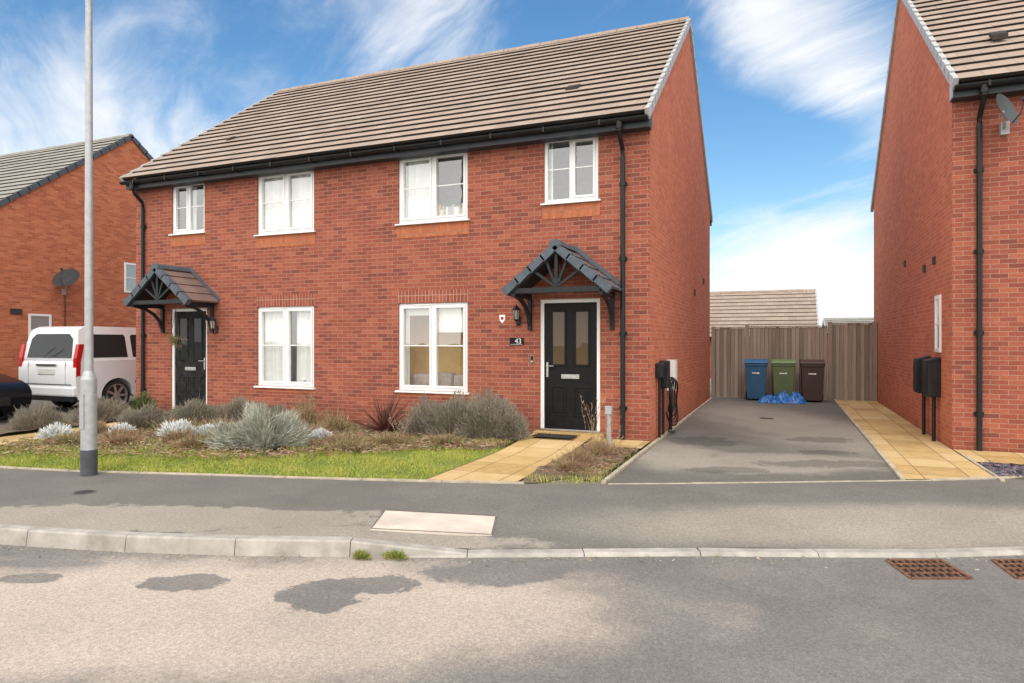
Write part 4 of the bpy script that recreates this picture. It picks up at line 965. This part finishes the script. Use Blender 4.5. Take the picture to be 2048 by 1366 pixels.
grass('grass',-10.74,-3.78,lambda x:bp_y(x)+.03,lambda x:ef(x)+.25,80000,.015,.045)
grass('grass',-12.9,-11.8,lambda x:bp_y(x)+.03,lambda x:ef(x)+.2,9000,.015,.045)
grass('bed_grass',-6.5,-3.8,lambda x:ef(x)+.1,lambda x:ef(x)+.9,5000,.06,.10,.2)
grass('bed_grass',-10.7,-6.5,lambda x:ef(x)+.1,lambda x:ef(x)+.7,2500,.06,.10,.2)
grass('bed_grass',-2.70,-1.9,lambda x:bp_y(x)+.04,lambda x:9.3,2200,.05,.07,.1)
n=14000; x=rng.uniform(-10.7,-3.8,n); y=np.array([ef(v) for v in x])+rng.uniform(-.25,1,n)*(10.1-np.array([ef(v) for v in x])); P0=np.stack([x,y,rng.uniform(.03,.10,n)],1); P1=P0+np.stack([rng.normal(size=n)*.04,rng.normal(size=n)*.04,rng.uniform(-.005,.03,n)],1)
ok=P0[:,1]>np.array([bp_y(v)+.1 for v in x]); P0=P0[ok];P1=P1[ok];n=len(P0)
o=blades('leaf_litter',P0,P1,rng.uniform(.006,.020,n),m_dry,rng.choice(4,n,p=[.45,.2,.15,.2]),.5); o['kind']='stuff'
n=1800; x=rng.uniform(-2.68,-1.92,n); y=rng.uniform(7.3,9.38,n); P0=np.stack([x,y,rng.uniform(.04,.07,n)],1); P1=P0+np.stack([rng.normal(size=n)*.035,rng.normal(size=n)*.035,rng.uniform(-.005,.03,n)],1)
o=blades('leaf_litter',P0,P1,rng.uniform(.006,.014,n),m_dry,rng.choice(4,n,p=[.4,.35,.1,.15]),.5); o['kind']='stuff'
for px,r in ((723,.08),(790,.11)):
    l,d,z=proj(px,1118,lambda l,d:-.12); x,y=W(l,d)
    shrub('kerb_weed',x,y,r,r*.5,.045,500,[m_g1,m_g3,m_dry[0]],[.4,.35,.25],'small green weed tuft growing against the kerb',.03,.006,.6,.1,z=-.12,cat_='weed',group='weeds at the kerb')
n=900; P0=np.stack([rng.uniform(2.32,4.2,n),rng.uniform(9.22,10.15,n),rng.uniform(.01,.03,n)],1); P1=P0+rng.normal(size=(n,3))*np.array([.03,.03,.008])
o=blades('slate_chippings',P0,P1,rng.uniform(.02,.05,n),[m_slate,m_vergec],rng.integers(0,2,n),.6); o['kind']='stuff'
ls=rng.uniform(-4.2,4.2,420); ds=np.array([kd(l) for l in ls])-np.abs(rng.normal(size=420))*.10-.01; xy=np.array([W(a,b) for a,b in zip(ls,ds)])
P0=np.concatenate([xy,np.full((420,1),-.114)],1); P1=P0+rng.normal(size=(420,3))*np.array([.012,.012,.003])+np.array([.004,0,.002])
o=blades('kerb_debris',P0,P1,rng.uniform(.004,.012,420),[m_dry[0],m_kerb,m_dry[3]],rng.choice(3,420,p=[.45,.35,.2]),.8); o['kind']='stuff'
# ------------------------------------------------------------------ world
w=bpy.data.worlds.new('World'); scene.world=w; w.use_nodes=True; nt=w.node_tree; nt.nodes.clear(); q=NT(nt)
out=q.n('ShaderNodeOutputWorld')
SUN_EL=math.radians(48); SUN_AZ=math.radians(168)
sky=q.n('ShaderNodeTexSky',{'sky_type':'NISHITA','sun_disc':False,'sun_elevation':SUN_EL,'sun_rotation':SUN_AZ,'air_density':1.2,'dust_density':.4,'ozone_density':2.5})
tc=q.n('ShaderNodeTexCoord').outputs['Generated']
nrm=q.n('ShaderNodeVectorMath',{'operation':'NORMALIZE'},{0:tc}).outputs[0]
sp=q.n('ShaderNodeSeparateXYZ',None,{0:nrm}); Z=sp.outputs[2]
den=q.math('ADD',q.math('MAXIMUM',Z,0.),.22)
pv=q.n('ShaderNodeCombineXYZ',None,{0:q.math('DIVIDE',sp.outputs[0],den),1:q.math('DIVIDE',sp.outputs[1],den),2:0.}).outputs[0]
wp=q.n('ShaderNodeVectorMath',{'operation':'ADD'},{0:pv,1:q.n('ShaderNodeVectorMath',{'operation':'SCALE'},{0:q.n('ShaderNodeTexNoise',None,{'Vector':pv,'Scale':1.2,'Detail':3.}).outputs[1],'Scale':.35}).outputs[0]}).outputs[0]
n1=q.noise(wp,1.1,8,.55)
wrot=q.n('ShaderNodeVectorRotate',{'rotation_type':'Z_AXIS'},{'Vector':wp,'Angle':math.radians(35)}).outputs[0]
wst=q.n('ShaderNodeMapping',None,{'Vector':wrot,'Scale':(.75,2.1,1.)}).outputs[0]
n2=q.noise(wst,2.4,9,.62,.6)
cov=q.math('ADD',q.math('MULTIPLY',n1,.5),q.math('MULTIPLY',n2,.5))
def sdir(px,py):
    t=(px-1024)/FP;u=(683-py)/FP; x,y=W(t,1.); v=Vector((x,y,u)).normalized(); return v
def sb(px,py,rad,amp):
    global cov
    v=sdir(px,py); d=q.n('ShaderNodeVectorMath',{'operation':'DISTANCE'},{0:nrm,1:tuple(v)}).outputs[1]
    cov=q.math('ADD',cov,q.rng(d,0.,rad,amp,0.))
sb(1590,580,.22,.36); sb(1500,70,.14,.15); sb(1620,120,.15,.14); sb(1720,190,.13,.15); sb(860,100,.17,.15); sb(60,200,.32,.09); sb(520,140,.32,.05); sb(1430,330,.18,-.20); sb(1600,330,.12,-.20); sb(330,320,.25,.08); sb(1120,20,.14,-.12);sb(1330,100,.12,-.12);sb(330,30,.2,-.06)
mask=q.rng(cov,.46,.80)
hz=q.rng(Z,-.02,.13,.9,0.)
mask=q.math('MAXIMUM',mask,hz)
bk_fill=q.n('ShaderNodeMapRange',{'interpolation_type':'SMOOTHSTEP'},{0:q.math('ADD',sp.outputs[1],q.math('MULTIPLY',q.math('SUBTRACT',n1,.5),.5)),1:.0,2:.38,3:1.,4:0.}).outputs[0]  # unseen bright cloud behind and beside the camera, added to raise fill light
mask=q.math('MAXIMUM',mask,q.math('MULTIPLY',bk_fill,.95))
hs=q.n('ShaderNodeHueSaturation',None,{'Hue':.498,'Saturation':1.25,'Value':1.05,'Color':sky.outputs[0]}).outputs[0]
ccol=q.mix(bk_fill,(6.9,7.0,7.15),(15.4,14.7,13.8))
col=q.mix(mask,hs,ccol)
bg=q.n('ShaderNodeBackground',None,{'Color':col,'Strength':.15})
nt.links.new(bg.outputs[0],out.inputs[0])
sl=bpy.data.lights.new('sun','SUN'); sl.energy=1.1; sl.angle=math.radians(20); sl.color=(1,.95,.88)
so=bpy.data.objects.new('sun',sl); scene.collection.objects.link(so)
sd=Vector((math.sin(SUN_AZ)*math.cos(SUN_EL),math.cos(SUN_AZ)*math.cos(SUN_EL),math.sin(SUN_EL)))
so.rotation_euler=(-sd).to_track_quat('-Z','Y').to_euler(); so.location=(0,0,20)
cam=bpy.data.cameras.new('camera'); cam.sensor_width=36; cam.lens=FP/2048*36; cam.clip_end=2000; cam.clip_start=.05
co=bpy.data.objects.new('camera',cam); scene.collection.objects.link(co); co.location=(0,0,CAMH); co.rotation_euler=(math.pi/2,0,YAW)
scene.camera=co
scene.view_settings.view_transform='Standard'; scene.view_settings.look='None'; scene.view_settings.exposure=0
